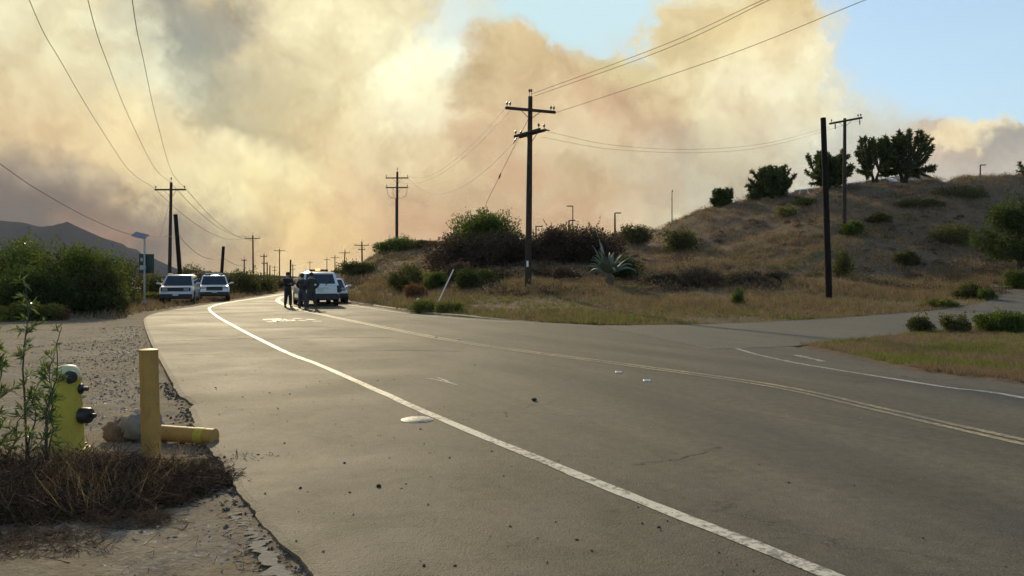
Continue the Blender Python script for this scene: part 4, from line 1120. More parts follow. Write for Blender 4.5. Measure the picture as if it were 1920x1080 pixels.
# lamp posts on the crest
def lamp(px, ytop, d, side, label, r=.055):
    X = (px - CX) * d / F; A = np.array((X, d, float(height(X, d)))); z = Zat(ytop, d)
    t = empty('lamp_post', A, label=label, cat='lamp post', group='lamp posts beyond the crest')
    MB().tube([A - np.array((0, 0, .3)), (X, d, z)], [r * 1.2, r * .8], 8).build('post', M['steel_dark'], t, smooth=True, origin=A)
    if side:
        MB().box((X + side * .32, d, z - .02), (.62, .22, .1), bevel=.03).build('lamp_head', M['steel_dark'], t, origin=A)
    else:
        MB().box((X + .06, d, z), (.16, .16, .14), bevel=.03).build('lamp_head', M['steel_dark'], t, origin=A)
lamp(1260, 358, 92, 0, 'tall thin lone mast left of the hill crest')
lamp(1074, 386, 84, -1, 'taller lamp post above the dark brown thicket', .06)
lamp(1153, 399, 80, 1, 'lamp post at the right end of the dark brown thicket', .09)
lamp(1067, 413, 78, 1, 'shorter lamp post directly left of the taller one', .08)
lamp(1005, 424, 78, 1, 'low lamp post just right of the big centre pole', .08)
lamp(1838, 309, 92, 1, 'lamp post on the hill crest at the far right', .09)

# solar powered sign post seen from behind
def solar_sign():
    d = 45.5; A = np.array(((271 - CX) * d / F, d, -.06))
    t = empty('solar_sign', A, label='grey post with a tilted solar panel and dark green sign back beside the thicket', cat='road sign')
    z = Zat(443, d)
    MB().tube([A - np.array((0, 0, .2)), (A[0], d, z)], .055, 10).build('post', M['galv'], t, smooth=True, origin=A)
    rot = Matrix.Rotation(R(14), 3, 'Y') @ Matrix.Rotation(R(28), 3, 'X')
    pc = (A[0] - .25, d, z + .05)
    p = MB().box(pc, (.80, .55, .05), rot, bevel=.01).build('solar_panel', M['galv'], t, origin=A)
    MB().box(Vector(pc) + rot @ Vector((0, 0, .029)), (.74, .49, .006), rot).build('cells', M['solar'], p, origin=A)
    MB().box((A[0] + .06, d + .12, Zat(494, d)), (.86, .03, 1.08), bevel=.012).build('sign_panel', M['signback'], t, origin=A)
    MB().box((A[0] - .02, d - .14, Zat(502, d)), (.32, .16, .27), bevel=.02).build('control_box', M['galv'], t, origin=A)
    MB().box((A[0] - .12, d - .09, Zat(487, d)), (.12, .06, .2), bevel=.015).build('bracket', M['galv'], t, origin=A)
    MB().lathe([(.16, -.1), (.16, .10), (.11, .24), (.06, .30)], 12, Matrix.Translation(Vector(A))).build('base', M['galv'], t, smooth=True, origin=A)
solar_sign()
# pink-grey sign beyond the van
def small_sign():
    d = 57.; A = np.array(((633 - CX) * d / F, d, 0.)); A[2] = float(height(A[0], d))
    t = empty('road_sign', A, label='small faded pinkish rectangular sign behind the white van', cat='road sign')
    MB().tube([A - np.array((0, 0, .2)), (A[0], d, Zat(513, d))], .035, 8).build('post', M['galv'], t, smooth=True, origin=A)
    MB().box((A[0], d - .06, Zat(520.5, d)), (.46, .02, .58), bevel=.006).build('sign_panel', M['signpink'], t, origin=A)
small_sign()
# leaning white post and reflector by the kerb
a = GT(819, 572); b = P(850, 506, a[1] - .3)
t = empty('marker_post', a, label='thin white post leaning to the right at the kerb', cat='post')
MB().tube([a - np.array((.06, 0, .15)), a, b], .032, 8).build('post', M['whitepaint'], t, smooth=True, origin=a)
MB().tube([b, b + (b - a) * .02], .036, 8).build('cap', M['galv'], t, origin=a)
a = GT(784, 571); t = empty('reflector', a, label='small bright white reflector by the pale green tussock', cat='reflector')
MB().tube([a - np.array((0, 0, .1)), a + np.array((0, 0, .22))], .015, 6).build('stake', M['galv'], t, origin=a)
MB().lathe([(.07, -.015), (.08, 0), (.07, .02)], 14, Matrix.Translation(Vector(a + np.array((0, -.03, .24)))) @ Matrix.Rotation(R(90), 4, 'X')).build('disc', M['whitepaint'], t, origin=a)

# house and parked vehicles behind the crest
def house():
    c = P(1722, 340, 88); gz = float(height(c[0], 88)); A = np.array((c[0], 88, gz))
    t = empty('house', A, label='low house with dark roof and pale gable peeping over the hill crest', cat='house')
    w, L, ez, rz = 2.9, 9.0, Zat(343, 88) - gz, Zat(324.5, 88) - gz
    rot = Matrix.Rotation(R(12), 3, 'Z')
    def q(x, y, z): return rot @ Vector((x, y, z))
    MB().raw([q(*p) for p in ((-w, 0, -.5), (w, 0, -.5), (w, 0, ez), (0, 0, rz - .1), (-w, 0, ez), (-w, L, -.5), (w, L, -.5), (w, L, ez), (0, L, rz - .1), (-w, L, ez))],
             [(0, 1, 2, 3, 4), (9, 8, 7, 6, 5), (0, 4, 9, 5), (1, 6, 7, 2), (0, 5, 6, 1), (4, 3, 8, 9), (2, 7, 8, 3)]).build('wall', M['stucco'], t)
    m = MB(); o = .35; th = .12; sl = (rz - ez) / w
    for s in (-1, 1):
        p = [q(s * (w + o), -o, ez - sl * o), q(0, -o, rz), q(0, L + o, rz), q(s * (w + o), L + o, ez - sl * o)]
        m.raw(p + [v + Vector((0, 0, th)) for v in p], [(0, 1, 2, 3), (7, 6, 5, 4), (0, 4, 5, 1), (1, 5, 6, 2), (2, 6, 7, 3), (3, 7, 4, 0)])
    m.build('roof', M['roof'], t)
    # long lower wing whose eave runs away to the left
    e0, e1 = P(1655, 336, 82), P(1440, 371, 100)
    e1[2] = e0[2]
    t2 = empty('long_building', (e0[0], e0[1], gz), label='long low dark roofed building receding behind the hilltop trees', cat='building')
    dv = e1 - e0; nv = np.array((dv[1], -dv[0], 0)); nv /= np.linalg.norm(nv)
    org = (e0[0], e0[1], gz)
    P0 = [e0, e1, e1 + nv * 5, e0 + nv * 5]
    lo = [np.array((p[0], p[1], gz - 2.5)) for p in P0]; hi = [np.array((p[0], p[1], e0[2] - .14)) for p in P0]
    MB().raw(lo + hi, [(0, 1, 5, 4), (1, 2, 6, 5), (2, 3, 7, 6), (3, 0, 4, 7), (4, 5, 6, 7)]).build('wall', M['stucco'], t2, origin=org)
    ext = [e0 - nv * .3, e1 - nv * .3, e1 + nv * 5.3, e0 + nv * 5.3]
    MB().raw([p + np.array((0, 0, -.13)) for p in ext] + [p + np.array((0, 0, .02)) for p in ext], [(3, 2, 1, 0), (4, 5, 6, 7), (0, 1, 5, 4), (1, 2, 6, 5), (2, 3, 7, 6), (3, 0, 4, 7)]).build('roof', M['roof'], t2, origin=org)
house()

# ------------------------------------------------------------------ vehicles (local: x right, y forward, z up)
def loft(stations, sec):
    vs = [v for s in stations for v in sec(*s)]; n = len(sec(*stations[0])); fs = []
    for i in range(len(stations) - 1):
        for k in range(n): fs.append((i * n + k, (i + 1) * n + k, (i + 1) * n + (k + 1) % n, i * n + (k + 1) % n))
    fs.append(tuple(range(n))); fs.append(tuple(reversed(range((len(stations) - 1) * n, len(stations) * n))))
    return vs, fs
def panel(mb, quad, u0, u1, v0, v1, off, th=.012):
    """thin proud panel on a quad (bl, br, tr, tl), inset by fractions"""
    bl, br, tr, tl = (Vector(p) for p in quad)
    def at(u, v): return (bl * (1 - u) + br * u) * (1 - v) + (tl * (1 - u) + tr * u) * v
    n = (br - bl).cross(tl - bl).normalized()
    p = [at(u0, v0), at(u1, v0), at(u1, v1), at(u0, v1)]
    a = [q + n * off for q in p]; b = [q + n * (off - th) for q in p]
    mb.raw(a + b, [(0, 1, 2, 3), (7, 6, 5, 4), (0, 4, 5, 1), (1, 5, 6, 2), (2, 6, 7, 3), (3, 7, 4, 0)])
def suv(name, loc, heading, label, paint, kind, L=4.55, W=1.92, H=1.72, belt=1.05, hood=1.08, group='vehicles on the road'):
    t = empty(name, loc, heading, label=label, cat='car', group=group)
    hw = W / 2; hl = L / 2; g = .24
    def sec(y, w, zb, zt):
        r = .10
        return [(-w + .05, y, zb), (w - .05, y, zb), (w, y, zb + .12), (w, y, (zb + zt) / 2 + .05), (w - .02, y, zt - r), (w - .10, y, zt), (-w + .10, y, zt), (-w + .02, y, zt - r), (-w, y, (zb + zt) / 2 + .05), (-w, y, zb + .12)]
    cow = hl - 1.15
    rear_top = belt if kind != 'wagon' else belt
    st = [(-hl, hw - .10, .42, belt - .10), (-hl + .10, hw - .03, .36, belt - .02), (-hl + .5, hw, .30, belt), (0, hw, .28, belt), (cow, hw, .28, belt), (cow + .25, hw - .01, .28, hood), (hl - .35, hw - .03, .30, hood - .05), (hl - .10, hw - .06, .34, hood - .13), (hl, hw - .14, .42, hood - .24)]
    m = MB(); m.raw(*loft(st, sec))
    # cabin
    yb0, yb1 = -hl + .06, cow + .12; yt0, yt1 = -hl + .32, cow - .62; wt = hw - .24; z0, z1 = belt - .03, H - .05
    B = [(-hw + .06, yb0, z0), (hw - .06, yb0, z0), (hw - .06, yb1, z0), (-hw + .06, yb1, z0)]
    Tp = [(-wt, yt0, z1), (wt, yt0, z1), (wt, yt1, z1), (-wt, yt1, z1)]
    Tq = [(-wt + .10, yt0 + .12, H), (wt - .10, yt0 + .12, H), (wt - .10, yt1 - .12, H), (-wt + .10, yt1 - .12, H)]
    m.raw(B + Tp + Tq, [(0, 1, 5, 4), (1, 2, 6, 5), (2, 3, 7, 6), (3, 0, 4, 7), (4, 5, 9, 8), (5, 6, 10, 9), (6, 7, 11, 10), (7, 4, 8, 11), (8, 9, 10, 11)])
    body = m.build('body', paint, t, smooth=True)
    front = (B[2], B[3], Tp[3], Tp[2]); back = (B[0], B[1], Tp[1], Tp[0]); rgt = (B[1], B[2], Tp[2], Tp[1]); lft = (B[3], B[0], Tp[0], Tp[3])
    k = MB(); panel(k, front, .05, .95, .06, .95, .006); k.build('windscreen', M['glass'], t)
    k = MB(); panel(k, back, .08, .92, .14, .90, .006); k.build('rear_window', M['glass'], t)
    for sd in (rgt, lft):
        for u0, u1 in ((.05, .28), (.31, .60), (.63, .88)):
            if sd is lft: u0, u1 = 1 - u1, 1 - u0
            k = MB(); panel(k, sd, u0, u1, .12, .88, .006); k.build('side_window', M['glass'], t)
    # lower cladding, bumpers
    k = MB(); k.box((0, hl - .09, .47), (W - .12, .26, .30), bevel=.06); k.build('front_bumper', M['cargrey'], t)
    k = MB(); k.box((0, -hl + .07, .50), (W - .10, .26, .36 if kind == 'van' else .30), bevel=.06); k.build('rear_bumper', M['cargrey'], t)
    for s in (-1, 1):
        k = MB(); k.box((s * (hw - .02), 0, .36), (.10, L - 1.9, .16), bevel=.03); k.build('sill', M['cargrey'], t)
    # nose
    if kind == 'boxy':
        k = MB(); k.box((0, hl - .05, .86), (W - .30, .14, .24), bevel=.03); k.build('grille', M['cargrey'], t)
        for s in (-1, 1):
            k = MB(); k.box((s * (hw - .38), hl + .012, .86), (.30, .05, .17), bevel=.02); k.build('headlamp', M['lens'], t)
    else:
        k = MB(); k.box((0, hl - .045, .80), (W * .56, .14, .30), bevel=.09); k.build('grille', M['black'], t)
        for s in (-1, 1):
            k = MB(); k.box((s * (hw - .33), hl - .10, .86), (.40, .22, .15), bevel=.05); k.build('headlamp', M['lens'], t)
    k = MB(); k.box((0, hl + .05, .58 if kind == 'boxy' else .62), (.32, .02, .16)); k.build('number_plate', M['plate'], t)
    k = MB(); k.box((.0, -hl - .015, .88), (.32, .02, .16)); k.build('number_plate', M['plate'], t)
    for s in (-1, 1):
        k = MB(); k.box((s * (hw - .09), -hl + .04, .92), (.15, .14, .40), bevel=.04); k.build('tail_lamp', M['redlens'] if kind != 'van' else M['cargrey'], t)
        k = MB(); k.tube([(s * (hw - .10), cow - .12, belt + .06), (s * (hw + .08), cow - .10, belt + .10)], .03, 6).box((s * (hw + .15), cow - .10, belt + .14), (.24, .10, .12), bevel=.03); k.build('mirror', paint if kind != 'van' else M['cargrey'], t)
        for y in (-hl + .95, hl - .88):
            wm = Matrix.Translation((s * (hw - .10), y, .36)) @ Matrix.Rotation(R(90), 4, 'Y')
            w = MB().lathe([(.22, -.11), (.33, -.115), (.36, -.08), (.36, .08), (.33, .115), (.22, .11)], 20, wm).build('wheel', M['rubber'], t, smooth=True)
            r = MB().lathe([(.03, .10 * s), (.20, .10 * s), (.225, .118 * s)] if s > 0 else [(.225, -.118), (.20, -.10), (.03, -.10)], 16, wm); r.build('rim', M['rim'], w, smooth=True)
            ar = MB()
            for q in range(9):
                a0, a1 = math.pi * q / 9, math.pi * (q + 1) / 9; x = s * (hw + .004)
                ar.raw([(x, y + .38 * math.cos(a0), .36 + .38 * math.sin(a0)), (x, y + .38 * math.cos(a1), .36 + .38 * math.sin(a1)), (x, y + .46 * math.cos(a1), .36 + .46 * math.sin(a1)), (x, y + .46 * math.cos(a0), .36 + .46 * math.sin(a0)),
                        (x - s * .2, y + .38 * math.cos(a0), .36 + .38 * math.sin(a0)), (x - s * .2, y + .38 * math.cos(a1), .36 + .38 * math.sin(a1))], [(0, 1, 2, 3), (0, 4, 5, 1)])
            ar.build('wheel_arch', M['cargrey'], t)
            MB().lathe([(.02, 0), (.41, 0)], 16, Matrix.Translation((s * (hw + .0025), y, .38)) @ Matrix.Rotation(R(90) * s, 4, 'Y'), cap=False).build('wheel_well', M['black'], t)
    return t, dict(hw=hw, hl=hl, H=H, wt=wt, yt0=yt0, yt1=yt1, belt=belt, back=back)
def rails(t, q):
    for s in (-1, 1):
        MB().tube([(s * (q['wt'] - .06), q['yt0'] + .1, q['H'] - .02), (s * (q['wt'] - .06), q['yt0'] + .2, q['H'] + .06), (s * (q['wt'] - .06), q['yt1'] - .3, q['H'] + .06), (s * (q['wt'] - .06), q['yt1'] - .2, q['H'] - .02)], .022, 6).build('roof_rail', M['carsilver'], t)
def light_bar(t, q, y, lens, w=1.15):
    b = MB().box((0, y, q['H'] + .055), (w, .28, .05), bevel=.02).build('light_bar', M['cargrey'], t)
    for i in range(6):
        MB().box((-w / 2 + w * (i + .5) / 6, y, q['H'] + .115), (w / 6 - .012, .26, .07), bevel=.02).build('light_module', lens, b)
def heading(vx, vy): return math.atan2(-vx, vy)
# boxy pale SUV
x, y = g0(329, 569.5); t, q = suv('parked_suv', (x - .59, y + 2.12, -.03), heading(.27, -.96), 'boxy silvery white SUV with dark nose band parked on the left shoulder', M['carsilver'], 'boxy', 4.4, 1.93, 1.74, 1.08, 1.10); rails(t, q)
# patrol SUV with roof bar
x, y = g0(402, 563.5); t, q = suv('patrol_suv', (x - .88, y + 2.28, -.02), heading(.36, -.93), 'white patrol SUV with dark oval grille and pale roof light bar facing the camera', M['carwhite'], 'patrol', 4.9, 1.98, 1.72, 1.06, 1.06); light_bar(t, q, .25, M['barlens'])
k = MB(); k.lathe([(.02, -.02), (.07, 0), (.05, .04)], 12, Matrix.Translation((-.30, .45, 1.735))); k.build('roof_lamp', M['whitepaint'], t)
# white van-like SUV seen from behind
x, y = g0(597, 574.5); t, q = suv('police_suv', (x - .8, y + 2.55, .0), heading(-.34, .94), 'white police SUV seen from behind with lit amber beacon and dark bumper', M['carwhite'], 'van', 5.1, 2.08, 1.84, 1.14, 1.10); light_bar(t, q, -.9, M['cargrey'], 1.2)
MB().box((.02, -1.07, q['H'] + .13), (.26, .14, .13), bevel=.03).build('beacon', M['amber'], t)
MB().box((-.52, -1.10, q['H'] + .06), (.14, .10, .10), bevel=.03).build('spot_lamp', M['beam'], t)
bk = q['back']; m = MB(); a = Vector(bk[0]) * .36 + Vector(bk[1]) * .64; m.tube([a + Vector((0, -.03, .03)), a + Vector((.30, .02, .26))], .024, 5); m.build('wiper', M['cargrey'], t)
MB().box((.0, -q['hl'] - .012, 1.0), (.9, .04, .05), bevel=.01).build('trim_bar', M['chrome'], t)
for s in (-1, 1): MB().box((s * .42, -q['hl'] + .02, .34), (.12, .3, .10), bevel=.02).build('tow_bracket', M['cargrey'], t)
# small car half hidden behind it
x, y = g0(624, 569.0); t, q = suv('parked_car', (x - .63, y + 2.16, .0), heading(.28, -.96), 'white car with dark trim mostly hidden behind the police SUV', M['carwhite'], 'sedan', 4.5, 1.86, 1.48, .92, .90)
# tops of white vehicles over the crest
for i, (px, d, lab, s) in enumerate(((1483, 84.5, 'leftmost', 1), (1527, 83, 'second from left', 1), (1581, 82, 'middle', 1), (1617, 81, 'second from right', 1), (1664, 79.5, 'rightmost', 1))):
    X = (px - CX) * d / F; zt = Zat({1483: 360, 1527: 353, 1581: 347, 1617: 341, 1664: 334.5}[px], d)
    suv('parked_car', (X, d, zt - 1.5), heading(.6, -.8), lab + ' of the five white vehicle roofs showing over the hill crest', M['carwhite'], 'sedan', 4.4, 1.85, 1.5, .95, .95, 'white vehicles on the hilltop')

# ------------------------------------------------------------------ people
def skin_mesh(name, joints, edges, mat, parent, root, sub=2, **kw):
    names = list(joints); ix = {n: i for i, n in enumerate(names)}
    me = bpy.data.meshes.new(name)
    me.from_pydata([tuple(joints[n][0]) for n in names], [(ix[a], ix[b]) for a, b in edges], []); me.update()
    o = link_mesh(name, me, mat, parent, **kw)
    o.modifiers.new('skin', 'SKIN').use_smooth_shade = True
    lay = me.skin_vertices[0].data if me.skin_vertices else None
    for n in names:
        r = joints[n][1]; r = r if hasattr(r, '__len__') else (r, r)
        lay[ix[n]].radius = r; lay[ix[n]].use_root = (n == root)
    s = o.modifiers.new('subdivision', 'SUBSURF'); s.levels = sub; s.render_levels = sub
    return o
def person(px, py, heading_, Hh, label, arms, cap, top, legs, stance=.12, look=0., build_=1.0):
    """local: y forward. arms: 'crossed', 'hips', 'down'"""
    x, y = g0(px, py); t = empty('person', (x, y, .0), heading_, label=label, cat='person', group='people standing by the police SUV')
    k = Hh / 1.78; V = lambda *a: Vector(a) * k
    J, E = {}, []
    def j(n, p, r): J[n] = (V(*p), tuple(q * k for q in (r if hasattr(r, '__len__') else (r, r))))
    b = build_
    j('pelvis', (0, 0, .95), (.155 * b, .11)); j('waist', (0, 0, 1.10), (.145 * b, .105)); j('chest', (0, .01, 1.30), (.165 * b, .12)); j('upper', (0, 0, 1.43), (.12 * b, .085)); j('neck', (0, .01, 1.52), .055)
    j('skull', (0, .02, 1.62), (.072, .085)); j('crown_', (0, .005, 1.70), (.074, .088)); j('topp', (0, 0, 1.755), (.05, .06))
    E += [('pelvis', 'waist'), ('waist', 'chest'), ('chest', 'upper'), ('upper', 'neck'), ('neck', 'skull'), ('skull', 'crown_'), ('crown_', 'topp')]
    j('nose', (0, .118, 1.625), .014); E += [('skull', 'nose')]
    for s, c in ((-1, 'l'), (1, 'r')):
        j('ear' + c, (s * .082, .0, 1.63), .016); E.append(('skull', 'ear' + c))
        j('hip' + c, (s * .095, 0, .90), .088); j('knee' + c, (s * (.09 + stance * .4), .02, .50), .062); j('ankle' + c, (s * (.09 + stance * .7), -.02, .09), .042); j('heel' + c, (s * (.09 + stance * .7), -.04, .045), .038); j('toe' + c, (s * (.10 + stance * .85), .15, .035), .034)
        E += [('pelvis', 'hip' + c), ('hip' + c, 'knee' + c), ('knee' + c, 'ankle' + c), ('ankle' + c, 'heel' + c), ('heel' + c, 'toe' + c)]
        j('sh' + c, (s * .185 * b, 0, 1.42), .066)
        if arms == 'crossed': el, wr, pd = (s * .255, .06, 1.14), (s * .03, .23, 1.20 + s * .03), Vector((-s * 1, .05, .1))
        elif arms == 'hips': el, wr, pd = (s * .36, -.05, 1.18), (s * .20, .08, 1.01), Vector((-s * .5, .6, -.5))
        else: el, wr, pd = (s * .245, -.02, 1.13), (s * .25, .07, .90), Vector((0, .25, -1))
        j('el' + c, el, .046); j('wr' + c, wr, .031); pd = pd.normalized(); w0 = Vector(wr)
        pm = w0 + pd * .07; j('palm' + c, tuple(pm), (.038, .02))
        E += [('upper', 'sh' + c), ('sh' + c, 'el' + c), ('el' + c, 'wr' + c), ('wr' + c, 'palm' + c)]
        sidev = pd.cross(Vector((0, 0, 1))) if abs(pd.z) < .8 else Vector((0, 1, 0)); sidev.normalize(); curl = Vector((0, -.3, 0)) if arms == 'down' else Vector((0, -.15, -.25))
        for f_, (o, ln) in enumerate(((-.027, .072), (-.009, .085), (.009, .080), (.027, .062))):
            k1 = pm + pd * .035 + sidev * o; k2 = k1 + pd * ln * .55; k3 = k2 + (pd + curl).normalized() * ln * .5
            j(f'f{f_}a' + c, tuple(k1), .010); j(f'f{f_}b' + c, tuple(k2), .009); j(f'f{f_}c' + c, tuple(k3), .008)
            E += [('palm' + c, f'f{f_}a' + c), (f'f{f_}a' + c, f'f{f_}b' + c), (f'f{f_}b' + c, f'f{f_}c' + c)]
        th = w0 + pd * .03 - sidev * .04; j('tha' + c, tuple(th), .011); j('thb' + c, tuple(th + pd * .045 - sidev * .012), .009)
        E += [('wr' + c, 'tha' + c), ('tha' + c, 'thb' + c)]
    skin_mesh('body', J, E, M['skin'], t, 'pelvis', 2)
    def grow(n, g): p, r = J[n]; return (p, (r[0] + g * k, r[1] + g * k))
    tn = ['pelvis', 'waist', 'chest', 'upper'] + [a + c for c in 'lr' for a in ('sh', 'el', 'wr')]
    te = [('pelvis', 'waist'), ('waist', 'chest'), ('chest', 'upper')] + [e for c in 'lr' for e in (('upper', 'sh' + c), ('sh' + c, 'el' + c), ('el' + c, 'wr' + c))]
    skin_mesh('jacket', {n: grow(n, .040) for n in tn}, te, top, t, 'pelvis', 2)
    ln = ['waist', 'pelvis'] + [a + c for c in 'lr' for a in ('hip', 'knee', 'ankle')]
    le = [('waist', 'pelvis')] + [e for c in 'lr' for e in (('pelvis', 'hip' + c), ('hip' + c, 'knee' + c), ('knee' + c, 'ankle' + c))]
    skin_mesh('trousers', {n: grow(n, .036 if n != 'waist' else .015) for n in ln}, le, legs, t, 'pelvis', 2)
    for c in 'lr':
        skin_mesh('boot', {n: grow(n + c, .014) for n in ('ankle', 'heel', 'toe')} if False else {'a': grow('ankle' + c, .02), 'h': grow('heel' + c, .012), 't': grow('toe' + c, .012)}, [('a', 'h'), ('h', 't')], M['leather'], t, 'h', 1)
    m = MB(); p = J['pelvis'][0]
    m.lathe([(.178 * k * b, -.03), (.184 * k * b, .0), (.178 * k * b, .03)], 20, Matrix.Translation(p + Vector((0, 0, .07))) @ Matrix.Scale(.74, 4, (0, 1, 0)), cap=False); bl = m.build('belt', M['leather'], t, smooth=True)
    MB().box(p + Vector((.185 * b * k, 0, -.02)), (.05, .12, .17), bevel=.015).build('pouch', M['leather'], bl)
    hd = J['crown_'][0]
    if cap:
        m = MB().lathe([(.094, -.03), (.106, .02), (.10, .07), (.06, .105), (.0, .112)], 18, Matrix.Translation(hd) @ Matrix.Scale(1.14, 4, (0, 1, 0))); cp = m.build('cap', M['cloth_black'], t, smooth=True)
        MB().box(hd + Vector((0, .15, -.01)), (.15, .11, .012), bevel=.004).build('peak', M['cloth_black'], cp)
    MB().lathe([(.060, -.11), (.092, -.05), (.101, .01), (.092, .06), (.045, .095), (.0, .10)], 18, Matrix.Translation(hd + Vector((0, -.022, -.012))) @ Matrix.Scale(1.06, 4, (0, 1, 0))).build('hair', M['hair'], t, smooth=True)
    for s in (-1, 1): MB().lathe([(.0, -.011), (.010, -.005), (.011, .003), (.0, .011)], 8, Matrix.Translation(J['skull'][0] + Vector((s * .033, .095, .025)) * k)).build('eye', M['whitepaint'], t, smooth=True)
    MB().box(J['skull'][0] + Vector((0, .098, -.052)) * k, (.05, .012, .012), bevel=.004).build('mouth', M['cloth_black'], t)
    return t
person(540, 576.3, heading(.75, -.65), 1.80, 'person in black uniform and cap standing alone on the white line', 'crossed', True, M['cloth_black'], M['cloth_black'], .10)
person(567, 578, heading(.55, .83), 1.74, 'person in dark jacket and blue grey trousers with hands on hips behind the police SUV', 'hips', False, M['cloth_navy'], M['cloth_grey'], .22)
person(583.5, 580.2, heading(-.6, .8), 1.80, 'person in dark olive clothing standing nearest the rear bumper of the police SUV', 'hips', False, M['cloth_olive'], M['cloth_olive'], .2)

# ------------------------------------------------------------------ foreground left
def hydrant():
    x, y = g0(126, 838); A = np.array((x, y, -.05))
    t = empty('fire_hydrant', A, label='yellow fire hydrant with black outlet caps behind the green saplings', cat='fire hydrant')
    MB().lathe([(.17, -.1), (.17, .02), (.15, .035), (.144, .05), (.136, .25), (.124, .48), (.114, .60), (.110, .66), (.114, .68)], 24).build('barrel', M['hyd'], t, smooth=True)
    MB().lathe([(.114, .68), (.111, .72), (.097, .76), (.07, .79), (.03, .80), (.0, .802)], 24, cap=False).build('bonnet', M['hydtop'], t, smooth=True)
    def outlet(ang, z, r, ln, nm='outlet', tilt=0):
        Mx = Matrix.Rotation(ang, 4, 'Z') @ Matrix.Rotation(R(90) - tilt, 4, 'Y') 
        Mx = Matrix.Translation((0, 0, z)) @ Mx
        o = MB().lathe([(r * .9, .08), (r * .9, .12 + ln * .3)], 18, Mx).build(nm, M['hyd'], t, smooth=True)
        MB().lathe([(r * 1.02, .105 + ln * .2), (r * 1.06, .115 + ln * .2), (r * 1.05, .10 + ln * .85), (r * .95, .10 + ln), (r * .3, .105 + ln)], 18, Mx).build('cap', M['black'], o, smooth=True)
        MB().lathe([(.022, .10 + ln), (.022, .15 + ln)], 5, Mx).build('nut', M['black'], o)
    outlet(R(-50), .70, .056, .045); outlet(R(5), .58, .045, .035); outlet(R(-4), .34, .07, .12)
    MB().lathe([(.19, -.02), (.19, .04)], 20).build('flange', M['hyd'], t, smooth=True)
    for k in range(8):
        a = R(45 * k + 10); MB().lathe([(.014, .03), (.014, .062)], 6, Matrix.Translation((math.cos(a) * .170, math.sin(a) * .170, 0))).build('bolt', M['black'], t)
    MB().lathe([(.119, .655), (.125, .668), (.125, .682), (.118, .695)], 24, cap=False).build('collar', M['hyd'], t, smooth=True)
hydrant()
def bollard():
    x, y = g0(284, 850); A = np.array((x, y, -.05)); T = P(278.5, 657, y + .02)
    t = empty('bollard', A, label='upright faded yellow steel bollard leaning slightly left', cat='bollard')
    s = T - A
    MB().tube([A - s * .1, A + s * .5, T], .079, 24).build('pipe', M['bollard'], t, smooth=True, origin=A)
    MB().lathe([(.079, -.006), (.083, .0), (.079, .008), (.03, .016), (.0, .017)], 24, Matrix.Translation(Vector(T))).build('cap', M['bollard'], t, smooth=True, origin=A)
bollard()
def fallen():
    a = np.array((*g0(262, 818), .05)); b = np.array((*g0(402, 826), .035))
    t = empty('fallen_bollard', (a[0], a[1], -.05), label='fallen yellow bollard lying on the dirt with its lump of concrete footing', cat='bollard')
    o = (a[0], a[1], -.05); dr = unit(b - a)
    MB().tube([a, a * .5 + b * .5, b], .076, 24).build('pipe', M['bollard'], t, smooth=True, origin=o)
    MB().tube([b - dr * .19, b - dr * .10], .0785, 24).build('reflective_band', M['hyd'], t, smooth=True, origin=o)
    MB().tube([b, b + dr * .012], [.078, .06], 24).build('end_cap', M['bollard'], t, smooth=True, origin=o)
    lump('concrete_footing', a + np.array((.03, 0, .06)), (.20, .15, .15), M['concrete'], t, o, 3)
def lump(name, c, r, mat, parent=None, origin=None, seed=1, sub=3, **kw):
    bm = bmesh.new(); bmesh.ops.create_icosphere(bm, subdivisions=sub, radius=1)
    for v in bm.verts:
        p = v.co; n = 1 + .16 * math.sin(p.x * 4 + seed) * math.sin(p.y * 5 + seed * 2) + .10 * math.sin(p.z * 9 + p.x * 7 + seed) + .05 * math.sin(p.y * 15 + p.z * 13)
        v.co = Vector((p.x * r[0], p.y * r[1], p.z * r[2])) * n + Vector([float(q) for q in c]) - (Vector([float(q) for q in origin]) if origin is not None else Vector())
    me = bpy.data.meshes.new(name); bm.to_mesh(me); bm.free()
    me.polygons.foreach_set('use_smooth', np.ones(len(me.polygons), bool))
    return link_mesh(name, me, mat, parent, **kw)
fallen()
x, y = g0(226, 818); lump('boulder', (x, y + .05, .04), (.16, .14, .13), M['clod'], seed=5, label='brown earthy boulder at the left end of the fallen bollard', cat='boulder')

